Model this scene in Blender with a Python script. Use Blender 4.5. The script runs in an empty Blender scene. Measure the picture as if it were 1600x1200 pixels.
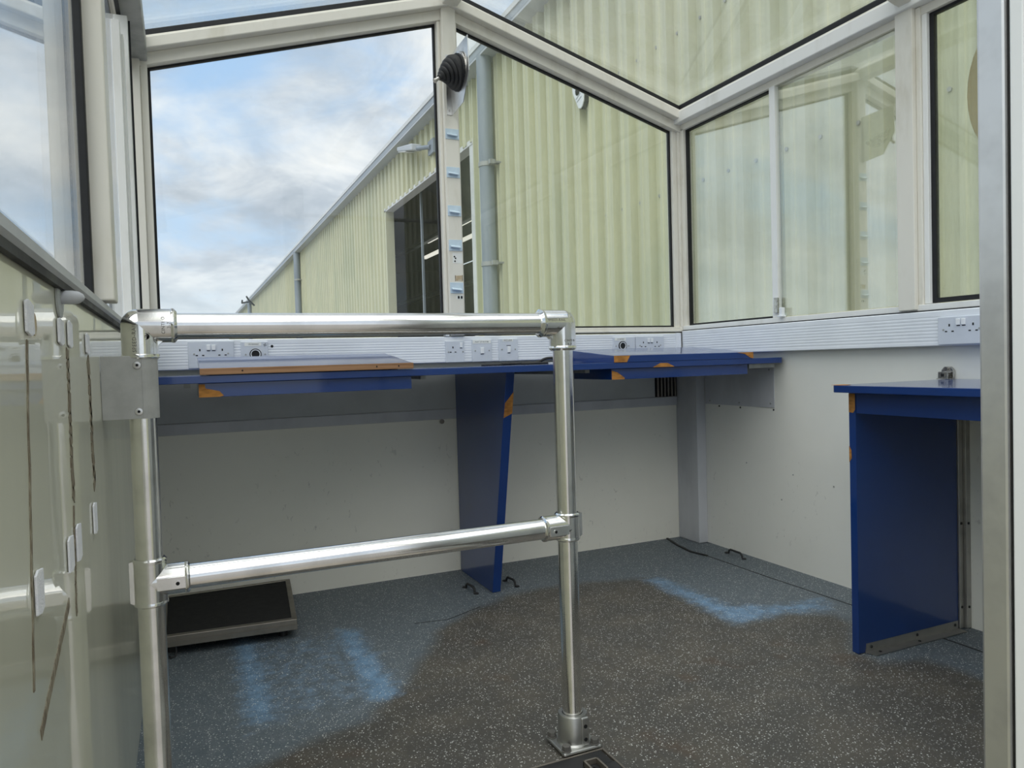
import bpy, bmesh, math, random
import numpy as np
from mathutils import Vector, Matrix

random.seed(7)
scene = bpy.context.scene
col = scene.collection

# ------------------------------------------------------------------ camera
EYE = (0.0, 0.0, 0.95)
YAW, PITCH, ROLL = 0.419049, -0.0305596, -0.0289968
FPX = 1151.8
fwd = Vector((math.sin(YAW) * math.cos(PITCH), math.cos(YAW) * math.cos(PITCH), math.sin(PITCH)))
rt0 = Vector((math.cos(YAW), -math.sin(YAW), 0))
up0 = rt0.cross(fwd)
rt = rt0 * math.cos(ROLL) + up0 * math.sin(ROLL)
up = -rt0 * math.sin(ROLL) + up0 * math.cos(ROLL)
cam_data = bpy.data.cameras.new('camera')
cam = bpy.data.objects.new('camera', cam_data)
col.objects.link(cam)
m3 = Matrix((rt, up, -fwd)).transposed()
cam.matrix_world = Matrix.Translation(EYE) @ m3.to_4x4()
cam_data.sensor_fit = 'HORIZONTAL'
cam_data.sensor_width = 36.0
cam_data.lens = FPX / 1600 * 36.0
cam_data.clip_start = 0.05
cam_data.clip_end = 500
scene.camera = cam

# ------------------------------------------------------------------ exposure / view
scene.view_settings.view_transform = 'Standard'
scene.view_settings.look = 'None'
scene.view_settings.gamma = 1.0
scene.view_settings.use_curve_mapping = False
scene.view_settings.exposure = 0.0
scene.cycles.transparent_max_bounces = 24
scene.cycles.max_bounces = 12
scene.cycles.sample_clamp_indirect = 6.0

# ------------------------------------------------------------------ node helpers
class NT:
    def __init__(self, tree):
        self.t = tree; self.n = tree.nodes; self.l = tree.links
    def new(self, typ, **kw):
        nd = self.n.new(typ)
        for k, v in kw.items():
            if k.startswith('i_'):
                nd.inputs[k[2:].replace('_', ' ')].default_value = v
            else:
                setattr(nd, k, v)
        return nd
    def link(self, a, b):
        self.l.new(a, b)
    def math(self, op, a, b=None, c=None, clamp=False):
        nd = self.n.new('ShaderNodeMath'); nd.operation = op; nd.use_clamp = clamp
        for i, v in enumerate((a, b, c)):
            if v is None: continue
            if isinstance(v, (int, float)): nd.inputs[i].default_value = v
            else: self.l.new(v, nd.inputs[i])
        return nd.outputs[0]
    def mixc(self, fac, a, b):
        nd = self.n.new('ShaderNodeMix'); nd.data_type = 'RGBA'
        for s, v in ((nd.inputs[0], fac), (nd.inputs[6], a), (nd.inputs[7], b)):
            if isinstance(v, (int, float)): s.default_value = v
            elif isinstance(v, (tuple, list)): s.default_value = tuple(v) + ((1,) if len(v) == 3 else ())
            else: self.l.new(v, s)
        return nd.outputs[2]
    def ramp(self, fac, stops):
        nd = self.n.new('ShaderNodeValToRGB'); cr = nd.color_ramp
        while len(cr.elements) < len(stops): cr.elements.new(0.5)
        for e, (p, c) in zip(cr.elements, stops):
            e.position = p; e.color = tuple(c) + ((1,) if len(c) == 3 else ())
        self.l.new(fac, nd.inputs[0])
        return nd.outputs[0]
    def smooth(self, v, lo, hi):
        nd = self.n.new('ShaderNodeMapRange'); nd.interpolation_type = 'SMOOTHSTEP'
        self.l.new(v, nd.inputs[0]); nd.inputs[1].default_value = lo; nd.inputs[2].default_value = hi
        return nd.outputs[0]
    def noise(self, vec, scale, detail=3, rough=0.5, dist=0.0):
        nd = self.n.new('ShaderNodeTexNoise')
        nd.inputs['Scale'].default_value = scale; nd.inputs['Detail'].default_value = detail
        nd.inputs['Roughness'].default_value = rough; nd.inputs['Distortion'].default_value = dist
        if vec is not None: self.l.new(vec, nd.inputs['Vector'])
        return nd.outputs[0]
    def mapping(self, vec, scale=(1, 1, 1), loc=(0, 0, 0), rot=(0, 0, 0)):
        nd = self.n.new('ShaderNodeMapping'); self.l.new(vec, nd.inputs[0])
        nd.inputs['Scale'].default_value = scale; nd.inputs['Location'].default_value = loc
        nd.inputs['Rotation'].default_value = rot
        return nd.outputs[0]

# ------------------------------------------------------------------ sky
SKY_GAIN = 1.12
world = bpy.data.worlds.new('sky'); scene.world = world
world.use_nodes = True
w = NT(world.node_tree); w.n.clear()
tc = w.new('ShaderNodeTexCoord')
sep = w.new('ShaderNodeSeparateXYZ'); w.link(tc.outputs['Generated'], sep.inputs[0])
zc = w.math('MAXIMUM', sep.outputs[2], 0.0)
den = w.math('ADD', zc, 0.32)
cx = w.math('DIVIDE', sep.outputs[0], den); cy = w.math('DIVIDE', sep.outputs[1], den)
comb = w.new('ShaderNodeCombineXYZ'); w.link(cx, comb.inputs[0]); w.link(cy, comb.inputs[1]); comb.inputs[2].default_value = 3.7
n1 = w.noise(comb.outputs[0], 2.1, 7, 0.55, 0.25)
cover = w.smooth(n1, 0.32, 0.54)
comb2 = w.new('ShaderNodeCombineXYZ'); w.link(cx, comb2.inputs[0]); w.link(cy, comb2.inputs[1]); comb2.inputs[2].default_value = 9.1
n2 = w.noise(comb2.outputs[0], 3.4, 6, 0.6, 0.4)
cloud = w.ramp(n2, [(0.32, (0.44, 0.50, 0.58)), (0.46, (0.60, 0.65, 0.72)), (0.58, (0.80, 0.83, 0.87)), (0.70, (0.95, 0.95, 0.95))])
blue = w.ramp(zc, [(0.0, (0.62, 0.76, 0.90)), (0.35, (0.40, 0.60, 0.88)), (1.0, (0.26, 0.46, 0.82))])
skyc = w.mixc(cover, blue, cloud)
hz = w.smooth(zc, 0.0, 0.16)
skyc = w.mixc(hz, (0.74, 0.82, 0.88), skyc)
bg = w.new('ShaderNodeBackground'); w.link(skyc, bg.inputs[0]); bg.inputs[1].default_value = SKY_GAIN
wo = w.new('ShaderNodeOutputWorld'); w.link(bg.outputs[0], wo.inputs[0])

# sun behind thin cloud: a very wide, soft disc, high to the left and behind
sun_data = bpy.data.lights.new('sun', 'SUN'); sun_data.energy = 3.3; sun_data.angle = math.radians(85)
sun_data.color = (1.0, 0.96, 0.9)
sun = bpy.data.objects.new('sun', sun_data); col.objects.link(sun)
sun.rotation_euler = Vector((-0.28, -0.38, 0.95)).to_track_quat('Z', 'Y').to_euler()

# ------------------------------------------------------------------ materials
MATS = {}
def mat(name, color, rough=0.5, metal=0.0, coat=0.0, coat_rough=0.05, ior=1.5, spec=0.5):
    m = bpy.data.materials.new(name); m.use_nodes = True
    b = m.node_tree.nodes['Principled BSDF']
    b.inputs['Base Color'].default_value = tuple(color) + (1,)
    b.inputs['Roughness'].default_value = rough; b.inputs['Metallic'].default_value = metal
    b.inputs['Coat Weight'].default_value = coat; b.inputs['Coat Roughness'].default_value = coat_rough
    b.inputs['IOR'].default_value = ior; b.inputs['Specular IOR Level'].default_value = spec
    MATS[name] = m
    return m, NT(m.node_tree), b

def varied(name, c1, c2, scale=6, stretch=(1, 1, 1), rough=0.5, rough2=None, metal=0.0, coat=0.0, coat_rough=0.05, bump=0.0, bscale=60, lo=0.35, hi=0.7, detail=4):
    m, t, b = mat(name, c1, rough, metal, coat, coat_rough)
    g = t.new('ShaderNodeNewGeometry')
    v = t.mapping(g.outputs['Position'], stretch)
    n = t.noise(v, scale, detail, 0.6)
    f = t.smooth(n, lo, hi)
    t.link(t.mixc(f, c1, c2), b.inputs['Base Color'])
    if rough2 is not None:
        r = t.math('MULTIPLY_ADD', f, rough2 - rough, rough); t.link(r, b.inputs['Roughness'])
    if bump:
        bn = t.noise(v, bscale, 3, 0.5)
        bp = t.new('ShaderNodeBump'); bp.inputs['Strength'].default_value = bump; bp.inputs['Distance'].default_value = 0.002
        t.link(bn, bp.inputs['Height']); t.link(bp.outputs[0], b.inputs['Normal'])
    return m

varied('cream_frame', (0.80, 0.77, 0.69), (0.66, 0.62, 0.52), 9, (1, 1, .35), 0.42, 0.6, lo=.5, hi=.8)
varied('white_frame', (0.86, 0.86, 0.84), (0.72, 0.71, 0.67), 8, (1, 1, .3), 0.4, 0.55, lo=.5, hi=.8)
varied('white_pvc', (0.84, 0.87, 0.92), (0.78, 0.81, 0.86), 5, (1, 1, 1), 0.38)
varied('socket_plastic', (0.66, 0.70, 0.77), (0.62, 0.66, 0.73), 8, (1, 1, 1), 0.3)
varied('switch_plastic', (0.86, 0.88, 0.90), (0.82, 0.84, 0.87), 8, (1, 1, 1), 0.3)
varied('label_paper', (0.88, 0.89, 0.86), (0.82, 0.83, 0.80), 8, (1, 1, 1), 0.6)
varied('grey_panel', (0.50, 0.52, 0.53), (0.44, 0.46, 0.47), 5, (1, 1, 1), 0.5)
varied('grey_steel', (0.42, 0.43, 0.42), (0.34, 0.35, 0.34), 14, (1, 1, .4), 0.45, 0.6, metal=.35)
varied('plate_grey', (0.42, 0.42, 0.41), (0.36, 0.36, 0.35), 30, (1, 1, 1), 0.4)
varied('pillar_grey', (0.56, 0.57, 0.60), (0.47, 0.48, 0.51), 5, (1, 1, .5), 0.4)
varied('rubber_black', (0.012, 0.012, 0.013), (0.03, 0.03, 0.03), 12, (1, 1, 1), 0.55, 0.75)
varied('gasket_black', (0.004, 0.0045, 0.006), (0.009, 0.01, 0.012), 20, (1, 1, 1), 0.6)
varied('blue_laminate', (0.0005, 0.034, 0.185), (0.0006, 0.029, 0.160), 3, (1, 1, 1), 0.35, coat=.75, coat_rough=.06)
varied('bare_wood', (0.50, 0.22, 0.045), (0.24, 0.10, 0.02), 30, (1, 1, 3), 0.8, lo=.3, hi=.75)
varied('plywood_edge', (0.36, 0.20, 0.105), (0.22, 0.11, 0.05), 16, (.25, 1, 5), 0.75, lo=.35, hi=.7)
varied('mat_black', (0.008, 0.008, 0.008), (0.014, 0.014, 0.013), 40, (1, 1, 1), 0.95, bump=.4, bscale=260)
varied('galvanised', (0.30, 0.34, 0.38), (0.22, 0.26, 0.30), 3, (1, 1, .3), 0.5, metal=.2)
varied('gutter_grey', (0.50, 0.53, 0.56), (0.42, 0.45, 0.48), 1.5, (1, .2, 1), 0.5)
varied('gutter_band', (0.36, 0.40, 0.44), (0.29, 0.33, 0.37), 1.5, (1, .2, 1), 0.5)
varied('fascia_white', (0.72, 0.73, 0.72), (0.62, 0.63, 0.62), 1.5, (1, .2, 1), 0.5)
varied('concrete', (0.30, 0.29, 0.27), (0.22, 0.21, 0.20), 1.2, (1, 1, 1), 0.9)
varied('velcro_white', (0.93, 0.93, 0.98), (0.86, 0.86, 0.94), 120, (1, 1, 1), 0.9, bump=.6, bscale=500)
varied('clip_blue', (0.62, 0.74, 0.84), (0.56, 0.68, 0.78), 20, (1, 1, 1), 0.4)
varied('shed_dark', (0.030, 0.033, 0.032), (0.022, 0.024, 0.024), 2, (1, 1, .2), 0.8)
varied('sticker_residue', (0.50, 0.38, 0.24), (0.62, 0.56, 0.44), 90, (1, 1, 1), 0.8)
varied('streak_brown', (0.16, 0.12, 0.08), (0.36, 0.32, 0.24), 160, (1, 1, .4), 0.7)
varied('chrome', (0.55, 0.54, 0.52), (0.40, 0.38, 0.35), 60, (1, 1, 1), 0.2, 0.35, metal=1.0)
mat('hole_black', (0.004, 0.004, 0.005), 0.8)
mat('print_dark', (0.03, 0.03, 0.04), 0.7)
mat('alarm_black', (0.018, 0.018, 0.024), 0.5)
mat('alarm_white', (0.80, 0.82, 0.84), 0.4)
mat('mast_ochre', (0.50, 0.37, 0.16), 0.5)
m, t, b = mat('tube_light', (0.9, 0.9, 0.85), 0.5)
b.inputs['Emission Color'].default_value = (1, 0.95, 0.85, 1); b.inputs['Emission Strength'].default_value = 0.9

def aluminium(name, c, rough, bscale, stretch, bump, coat=0.0):
    m, t, b = mat(name, c, rough, 1.0)
    g = t.new('ShaderNodeNewGeometry')
    v = t.mapping(g.outputs['Position'], stretch)
    n = t.noise(v, bscale, 3, 0.6)
    n2 = t.noise(g.outputs['Position'], 14, 4, 0.6)
    r = t.math('MULTIPLY_ADD', n2, 0.16, rough - 0.07); t.link(r, b.inputs['Roughness'])
    t.link(t.mixc(t.smooth(n2, .4, .8), c, tuple(x * .8 for x in c)), b.inputs['Base Color'])
    bp = t.new('ShaderNodeBump'); bp.inputs['Strength'].default_value = bump; bp.inputs['Distance'].default_value = 0.0006
    t.link(n, bp.inputs['Height']); t.link(bp.outputs[0], b.inputs['Normal'])
aluminium('alu_post', (0.86, 0.85, 0.82), 0.14, 130, (.6, .6, 6), .10)
aluminium('alu_rail', (0.88, 0.87, 0.85), 0.13, 130, (6, .6, .6), .08)
aluminium('alu_fitting', (0.84, 0.83, 0.81), 0.13, 40, (1, 1, 1), .15)
aluminium('alu_cast', (0.52, 0.52, 0.50), 0.40, 90, (1, 1, 1), .35)
aluminium('alu_plate', (0.72, 0.71, 0.69), 0.33, 60, (.5, .5, 5), .15)
aluminium('alu_jamb', (0.76, 0.745, 0.73), 0.42, 40, (4, 4, .4), .12)
aluminium('alu_angle', (0.48, 0.47, 0.45), 0.45, 40, (.4, 3, 3), .2)
mat('print_metal', (0.13, 0.125, 0.115), 0.5, 0.2)
aluminium('alu_worn', (0.33, 0.30, 0.26), 0.5, 60, (1, 1, 1), .4)

# painted wall panels with scuffs
def wall_paint(name, c, scuff, rough, coat=0.0, density=.64, marks=1.0):
    m, t, b = mat(name, c, rough, 0, coat)
    g = t.new('ShaderNodeNewGeometry'); p = g.outputs['Position']
    big = t.smooth(t.noise(p, 1.7, 4, .55), .35, .75)
    c1 = t.mixc(big, c, tuple(x * .93 for x in c))
    zs = t.new('ShaderNodeSeparateXYZ'); t.link(p, zs.inputs[0])
    low = t.math('MULTIPLY', t.smooth(zs.outputs[2], .75, .45), t.smooth(t.noise(p, 2.6, 2, .5), .38, .6))
    sc = t.smooth(t.noise(t.mapping(p, (1, 1, .55), rot=(.2, .5, .3)), 55, 3, .6, .6), density, density + .06)
    f = t.math('MULTIPLY', t.math('MULTIPLY', sc, low), .3 * marks)
    t.link(t.mixc(f, c1, scuff), b.inputs['Base Color'])
    return m, t, b
wall_paint('wall_cream', (0.87, 0.85, 0.76), (0.22, 0.21, 0.19), 0.5)
wall_paint('wall_white', (0.86, 0.855, 0.80), (0.30, 0.29, 0.27), 0.48)

# glossy gel-coat panel of the left wall: wavy, strongly reflecting
m, t, b = mat('gelcoat_cream', (0.60, 0.585, 0.46), 0.35, 0, 0.75, 0.015, spec=.15)
b.inputs['Coat IOR'].default_value = 1.36
g = t.new('ShaderNodeNewGeometry'); p = g.outputs['Position']
n = t.noise(p, 2.2, 3, .5); t.link(t.mixc(t.smooth(n, .4, .75), (0.76, 0.75, 0.62), (0.70, 0.69, 0.57)), b.inputs['Base Color'])
hn = t.noise(t.mapping(p, (1, 2.2, .8)), 2.6, 2, .45)
bp = t.new('ShaderNodeBump'); bp.inputs['Strength'].default_value = .35; bp.inputs['Distance'].default_value = .004
t.link(hn, bp.inputs['Height']); t.link(bp.outputs[0], b.inputs['Normal']); t.link(bp.outputs[0], b.inputs['Coat Normal'])

# speckled safety floor: colour attribute holds wear shapes (r = trodden dirt, g = clean patch)
m, t, b = mat('safety_floor', (0.12, 0.14, 0.16), 0.55)
g = t.new('ShaderNodeNewGeometry'); p = g.outputs['Position']
at = t.new('ShaderNodeAttribute', attribute_name='wear'); sp = t.new('ShaderNodeSeparateColor'); t.link(at.outputs['Color'], sp.inputs[0])
n_big = t.noise(p, 5, 4, .6)
n_mid = t.noise(p, 22, 4, .65)
tread = t.smooth(t.math('ADD', sp.outputs[0], t.math('MULTIPLY_ADD', n_big, .5, -.25)), .25, .75)
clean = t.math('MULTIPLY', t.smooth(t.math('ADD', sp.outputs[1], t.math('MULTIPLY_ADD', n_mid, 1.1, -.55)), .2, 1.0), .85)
basec = t.mixc(t.smooth(n_mid, .35, .7), (0.100, 0.125, 0.145), (0.135, 0.158, 0.175))
dirtc = t.mixc(t.smooth(n_big, .4, .65), (0.070, 0.066, 0.058), (0.092, 0.083, 0.068))
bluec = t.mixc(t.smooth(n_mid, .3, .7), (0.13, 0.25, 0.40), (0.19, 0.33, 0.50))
c = t.mixc(tread, basec, dirtc)
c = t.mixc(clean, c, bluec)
rust = t.math('MULTIPLY', t.smooth(t.noise(p, 3.1, 3, .6), .6, .72), .5)
c = t.mixc(t.math('MULTIPLY', rust, tread), c, (0.085, 0.052, 0.03))
v1 = t.new('ShaderNodeTexVoronoi'); v1.inputs['Scale'].default_value = 185; t.link(p, v1.inputs['Vector'])
vs = t.new('ShaderNodeSeparateColor'); t.link(v1.outputs['Color'], vs.inputs[0])
keep = t.math('LESS_THAN', vs.outputs[0], .86)
rad = t.math('MULTIPLY_ADD', vs.outputs[1], .24, .14)
dot = t.math('MULTIPLY', t.math('LESS_THAN', v1.outputs['Distance'], rad), keep)
c = t.mixc(t.math('MULTIPLY', dot, t.math('MULTIPLY_ADD', vs.outputs[2], .75, .12)), c, (0.70, 0.71, 0.68))
v2 = t.new('ShaderNodeTexVoronoi'); v2.inputs['Scale'].default_value = 190; t.link(p, v2.inputs['Vector'])
vs2 = t.new('ShaderNodeSeparateColor'); t.link(v2.outputs['Color'], vs2.inputs[0])
dot2 = t.math('MULTIPLY', t.math('LESS_THAN', v2.outputs['Distance'], .3), t.math('LESS_THAN', vs2.outputs[1], .3))
c = t.mixc(t.math('MULTIPLY', dot2, .55), c, (0.02, 0.024, 0.03))
t.link(c, b.inputs['Base Color'])
t.link(t.math('MULTIPLY_ADD', n_mid, .3, .42), b.inputs['Roughness'])
bp = t.new('ShaderNodeBump'); bp.inputs['Strength'].default_value = .25; bp.inputs['Distance'].default_value = .001
t.link(t.noise(p, 420, 2, .5), bp.inputs['Height']); t.link(bp.outputs[0], b.inputs['Normal'])

# profiled cladding outside, algae in broad patches
m, t, b = mat('cladding', (0.60, 0.60, 0.34), 0.55)
g = t.new('ShaderNodeNewGeometry'); p = g.outputs['Position']
st = t.noise(t.mapping(p, (1, 6, .12)), 3.0, 5, .6)
al = t.noise(t.mapping(p, (1, 1, .45)), .9, 5, .6)
c = t.mixc(t.smooth(st, .35, .7), (0.60, 0.595, 0.41), (0.52, 0.52, 0.37))
c = t.mixc(t.math('MULTIPLY', t.smooth(al, .42, .7), .55), c, (0.40, 0.44, 0.31))
t.link(c, b.inputs['Base Color'])

def glass(name, ior=1.6, tint=(0.96, 0.98, 0.97), dirt=0.03, dirt_var=0.05, dcol=(0.75, 0.78, 0.66), streak=(1, 1, 1), sc=4):
    m = bpy.data.materials.new(name); m.use_nodes = True; MATS[name] = m
    t = NT(m.node_tree); t.n.clear()
    g = t.new('ShaderNodeNewGeometry'); p = g.outputs['Position']
    io = t.math('MULTIPLY_ADD', g.outputs['Backfacing'], 1 / ior - ior, ior)
    fr = t.new('ShaderNodeFresnel'); t.link(io, fr.inputs[0])
    tr = t.new('ShaderNodeBsdfTransparent'); tr.inputs[0].default_value = tint + (1,)
    gl = t.new('ShaderNodeBsdfGlossy'); gl.inputs['Roughness'].default_value = 0.0
    mx = t.new('ShaderNodeMixShader'); t.link(fr.outputs[0], mx.inputs[0]); t.link(tr.outputs[0], mx.inputs[1]); t.link(gl.outputs[0], mx.inputs[2])
    df = t.new('ShaderNodeBsdfDiffuse'); df.inputs[0].default_value = dcol + (1,)
    tl = t.new('ShaderNodeBsdfTranslucent'); tl.inputs[0].default_value = dcol + (1,)
    dm = t.new('ShaderNodeMixShader'); dm.inputs[0].default_value = .6; t.link(df.outputs[0], dm.inputs[1]); t.link(tl.outputs[0], dm.inputs[2])
    n = t.noise(t.mapping(p, streak), sc, 6, .68, .8)
    fine = t.smooth(t.noise(p, 90, 2, .5), .72, .80)
    f = t.math('ADD', t.math('MULTIPLY_ADD', t.smooth(n, .3, .75), dirt_var, dirt), t.math('MULTIPLY', fine, .08), clamp=True)
    o = t.new('ShaderNodeMixShader'); t.link(f, o.inputs[0]); t.link(mx.outputs[0], o.inputs[1]); t.link(dm.outputs[0], o.inputs[2])
    out = t.new('ShaderNodeOutputMaterial'); t.link(o.outputs[0], out.inputs[0])
glass('glass_clear', 1.5, (0.97, 0.985, 0.98), .006, .012)
glass('glass_stained', 1.5, (0.95, 0.975, 0.955), .03, .07, (0.66, 0.70, 0.54), (1, 1, .6), 5)
glass('glass_sliding', 3.2, (0.955, 0.98, 0.975), .02, .05, (0.70, 0.76, 0.68), (1, 5, .35), 4)
glass('glass_scratched', 1.6, (0.95, 0.975, 0.955), .06, .16, (0.70, 0.74, 0.60), (1, 5, .5), 6)
glass('glass_roof', 1.5, (0.95, 0.97, 0.965), .06, .08, (0.74, 0.76, 0.70), (1, 1, 1), 7)
glass('glass_mirrory', 1.6, (0.96, 0.98, 0.975), .006, .012)

# ------------------------------------------------------------------ mesh helpers
WORG = {}
class MB:
    def __init__(self): self.v = []; self.f = []
    def add(self, vs, fs):
        o = len(self.v); self.v += [tuple(a) for a in vs]; self.f += [tuple(i + o for i in f) for f in fs]; return self
    def box(self, x0, x1, y0, y1, z0, z1):
        x0, x1 = min(x0, x1), max(x0, x1); y0, y1 = min(y0, y1), max(y0, y1); z0, z1 = min(z0, z1), max(z0, z1)
        return self.add([(x0, y0, z0), (x1, y0, z0), (x1, y1, z0), (x0, y1, z0), (x0, y0, z1), (x1, y0, z1), (x1, y1, z1), (x0, y1, z1)],
                        [(0, 3, 2, 1), (4, 5, 6, 7), (0, 1, 5, 4), (1, 2, 6, 5), (2, 3, 7, 6), (3, 0, 4, 7)])
    def prism(self, pts, vec):
        n = len(pts); pts = [Vector(q) for q in pts]; vec = Vector(vec)
        nm = Vector((0, 0, 0))
        for i in range(n): nm += pts[i].cross(pts[(i + 1) % n])
        if nm.dot(vec) > 0: pts = pts[::-1]
        vs = pts + [q + vec for q in pts]
        fs = [tuple(range(n)), tuple(range(2 * n - 1, n - 1, -1))]
        for i in range(n):
            j = (i + 1) % n; fs.append((j, i, i + n, j + n))
        return self.add(vs, fs)
    def cyl(self, p0, p1, r0, n=24, r1=None, caps=True):
        r1 = r0 if r1 is None else r1
        p0 = Vector(p0); p1 = Vector(p1); d = (p1 - p0).normalized()
        a = d.orthogonal().normalized(); bb = d.cross(a)
        vs = []
        for p_, r in ((p0, r0), (p1, r1)):
            for i in range(n):
                an = 2 * math.pi * i / n; vs.append(p_ + (a * math.cos(an) + bb * math.sin(an)) * r)
        fs = [(i, (i + 1) % n, n + (i + 1) % n, n + i) for i in range(n)]
        if caps: fs += [tuple(range(n - 1, -1, -1)), tuple(range(n, 2 * n))]
        return self.add(vs, fs)
    def lathe(self, prof, org, axis, n=32):
        org = Vector(org); d = Vector(axis).normalized(); a = d.orthogonal().normalized(); bb = d.cross(a)
        vs = []
        for r, h in prof:
            for i in range(n):
                an = 2 * math.pi * i / n; vs.append(org + d * h + (a * math.cos(an) + bb * math.sin(an)) * max(r, 1e-5))
        fs = []
        for k in range(len(prof) - 1):
            for i in range(n):
                j = (i + 1) % n; fs.append((k * n + i, k * n + j, (k + 1) * n + j, (k + 1) * n + i))
        fs += [tuple(range(n - 1, -1, -1)), tuple(range((len(prof) - 1) * n, len(prof) * n))]
        return self.add(vs, fs)
    def sphere(self, c, r, n=24):
        prof = [(r * math.sin(math.pi * k / (n // 2)), -r * math.cos(math.pi * k / (n // 2))) for k in range(n // 2 + 1)]
        return self.lathe(prof, c, (0, 0, 1), n)
    def tube(self, pts, r, n=10):
        pts = [Vector(q) for q in pts]; vs = []; fs = []
        ref = Vector((0.31, 0.2, 0.93))
        for k, p_ in enumerate(pts):
            d = (pts[min(k + 1, len(pts) - 1)] - pts[max(k - 1, 0)]).normalized()
            a = d.cross(ref).normalized(); bb = d.cross(a)
            for i in range(n):
                an = 2 * math.pi * i / n; vs.append(p_ + (a * math.cos(an) + bb * math.sin(an)) * r)
        for k in range(len(pts) - 1):
            for i in range(n):
                j = (i + 1) % n; fs.append((k * n + i, (k + 1) * n + i, (k + 1) * n + j, k * n + j))
        fs += [tuple(range(n)), tuple(range(len(pts) * n - 1, (len(pts) - 1) * n - 1, -1))]
        return self.add(vs, fs)
    def build(self, name, material, parent=None, bevel=0.0, smooth=None, seg=2, org=None):
        V = np.array(self.v, float)
        if org is None: org = ((V[:, 0].min() + V[:, 0].max()) / 2, (V[:, 1].min() + V[:, 1].max()) / 2, V[:, 2].min())
        me = bpy.data.meshes.new(name)
        me.from_pydata([(a - org[0], b_ - org[1], c_ - org[2]) for a, b_, c_ in self.v], [], self.f)
        me.update()
        bm = bmesh.new(); bm.from_mesh(me); bmesh.ops.recalc_face_normals(bm, faces=bm.faces[:]); bm.to_mesh(me); bm.free()
        me.materials.append(MATS[material])
        o = bpy.data.objects.new(name, me); col.objects.link(o)
        po = WORG.get(parent.name, (0, 0, 0)) if parent else (0, 0, 0)
        o.parent = parent
        o.location = (org[0] - po[0], org[1] - po[1], org[2] - po[2])
        WORG[o.name] = tuple(org)
        if smooth is not None:
            me.polygons.foreach_set('use_smooth', [True] * len(me.polygons)); me.set_sharp_from_angle(angle=math.radians(smooth))
        if bevel:
            bv = o.modifiers.new('bevel', 'BEVEL'); bv.width = bevel; bv.segments = seg; bv.limit_method = 'ANGLE'; bv.angle_limit = math.radians(35)
            bv.harden_normals = False
        return o

def box(*a): return MB().box(*a)
def tag(o, label, cat, group=None, kind=None):
    o['label'] = label; o['category'] = cat
    if group: o['group'] = group
    if kind: o['kind'] = kind
    return o
def struct(o, label=None, cat=None):
    o['kind'] = 'structure'
    if label: o['label'] = label
    if cat: o['category'] = cat
    return o
def empty(name, loc):
    o = bpy.data.objects.new(name, None); col.objects.link(o); o.location = loc; o.empty_display_size = .05
    WORG[o.name] = tuple(loc); return o

def text_mesh(name, s, size, mtx, material, parent, depth=.0006, spacing=1.0):
    cu = bpy.data.curves.new(name + '_c', 'FONT'); cu.body = s; cu.size = size; cu.extrude = depth; cu.align_x = 'CENTER'; cu.align_y = 'CENTER'
    cu.space_character = spacing; cu.resolution_u = 2
    tmp = bpy.data.objects.new(name + '_t', cu); col.objects.link(tmp)
    dg = bpy.context.evaluated_depsgraph_get()
    me = bpy.data.meshes.new_from_object(tmp.evaluated_get(dg)); me.name = name
    bpy.data.objects.remove(tmp)
    me.transform(mtx.to_3x3().to_4x4())
    me.materials.clear(); me.materials.append(MATS[material])
    o = bpy.data.objects.new(name, me); col.objects.link(o)
    org = mtx.translation; po = WORG.get(parent.name, (0, 0, 0))
    o.parent = parent; o.location = (org[0] - po[0], org[1] - po[1], org[2] - po[2]); WORG[o.name] = tuple(org)
    return o
def basis(x, y, org):
    x = Vector(x).normalized(); y = Vector(y).normalized(); z = x.cross(y)
    mm = Matrix((x, y, z)).transposed().to_4x4(); mm.translation = Vector(org); return mm
FACE_BACK = lambda org: basis((1, 0, 0), (0, 0, 1), org)       # reads from the room, on a wall facing -y
FACE_LEFT = lambda org: basis((0, -1, 0), (0, 0, 1), org)      # on a wall facing -x

# ------------------------------------------------------------------ constants of the cab
XL, XR, YB, YF = -0.14, 2.412, 3.18, 0.50
XM = 1.135                         # ridge
SILL = 1.104
SL = 0.300                         # roof slope
def zhead(x):  return 2.118 + SL * (min(x, 2 * XM - x) - XL - .06)      # top of glass in the gable
def zroof(x):  return 2.225 + SL * (min(x, 2 * XM - x) - XL - .02)      # inner face of roof glass

# ================================================================== STRUCTURE
# floor ----------------------------------------------------------------
def sdf(poly, X, Y):
    d = np.full(X.shape, 1e9); ins = np.zeros(X.shape, bool); n = len(poly)
    for i in range(n):
        ax, ay = poly[i]; bx, by = poly[(i + 1) % n]
        ex, ey = bx - ax, by - ay
        tt = np.clip(((X - ax) * ex + (Y - ay) * ey) / (ex * ex + ey * ey + 1e-12), 0, 1)
        d = np.minimum(d, np.hypot(X - ax - tt * ex, Y - ay - tt * ey))
        cnd = ((ay > Y) != (by > Y)) & (X < (bx - ax) * (Y - ay) / (by - ay + 1e-12) + ax)
        ins ^= cnd
    return np.where(ins, d, -d)
nx, ny = 106, 110
gx = np.linspace(XL, XR, nx); gy = np.linspace(YF - .05, YB, ny)
HX, HY = 0.862, 1.498                              # stair opening edges
gx[np.argmin(abs(gx - HX))] = HX; gy[np.argmin(abs(gy - HY))] = HY
GX, GY = np.meshgrid(gx, gy)
tread = [(.2, 1.0), (.05, 1.75), (.12, 1.84), (.29, 1.92), (.42, 1.95), (.59, 2.15), (.8, 2.49), (1.0, 2.66), (1.25, 2.74), (1.44, 2.74), (1.78, 2.66), (1.74, 2.03), (1.98, 2.03),
         (2.12, 1.96), (2.1, 1.85), (1.9, 1.68), (1.91, 1.58), (2.05, 1.54), (2.06, 1.37), (2.0, .4), (.9, .4)]
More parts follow.
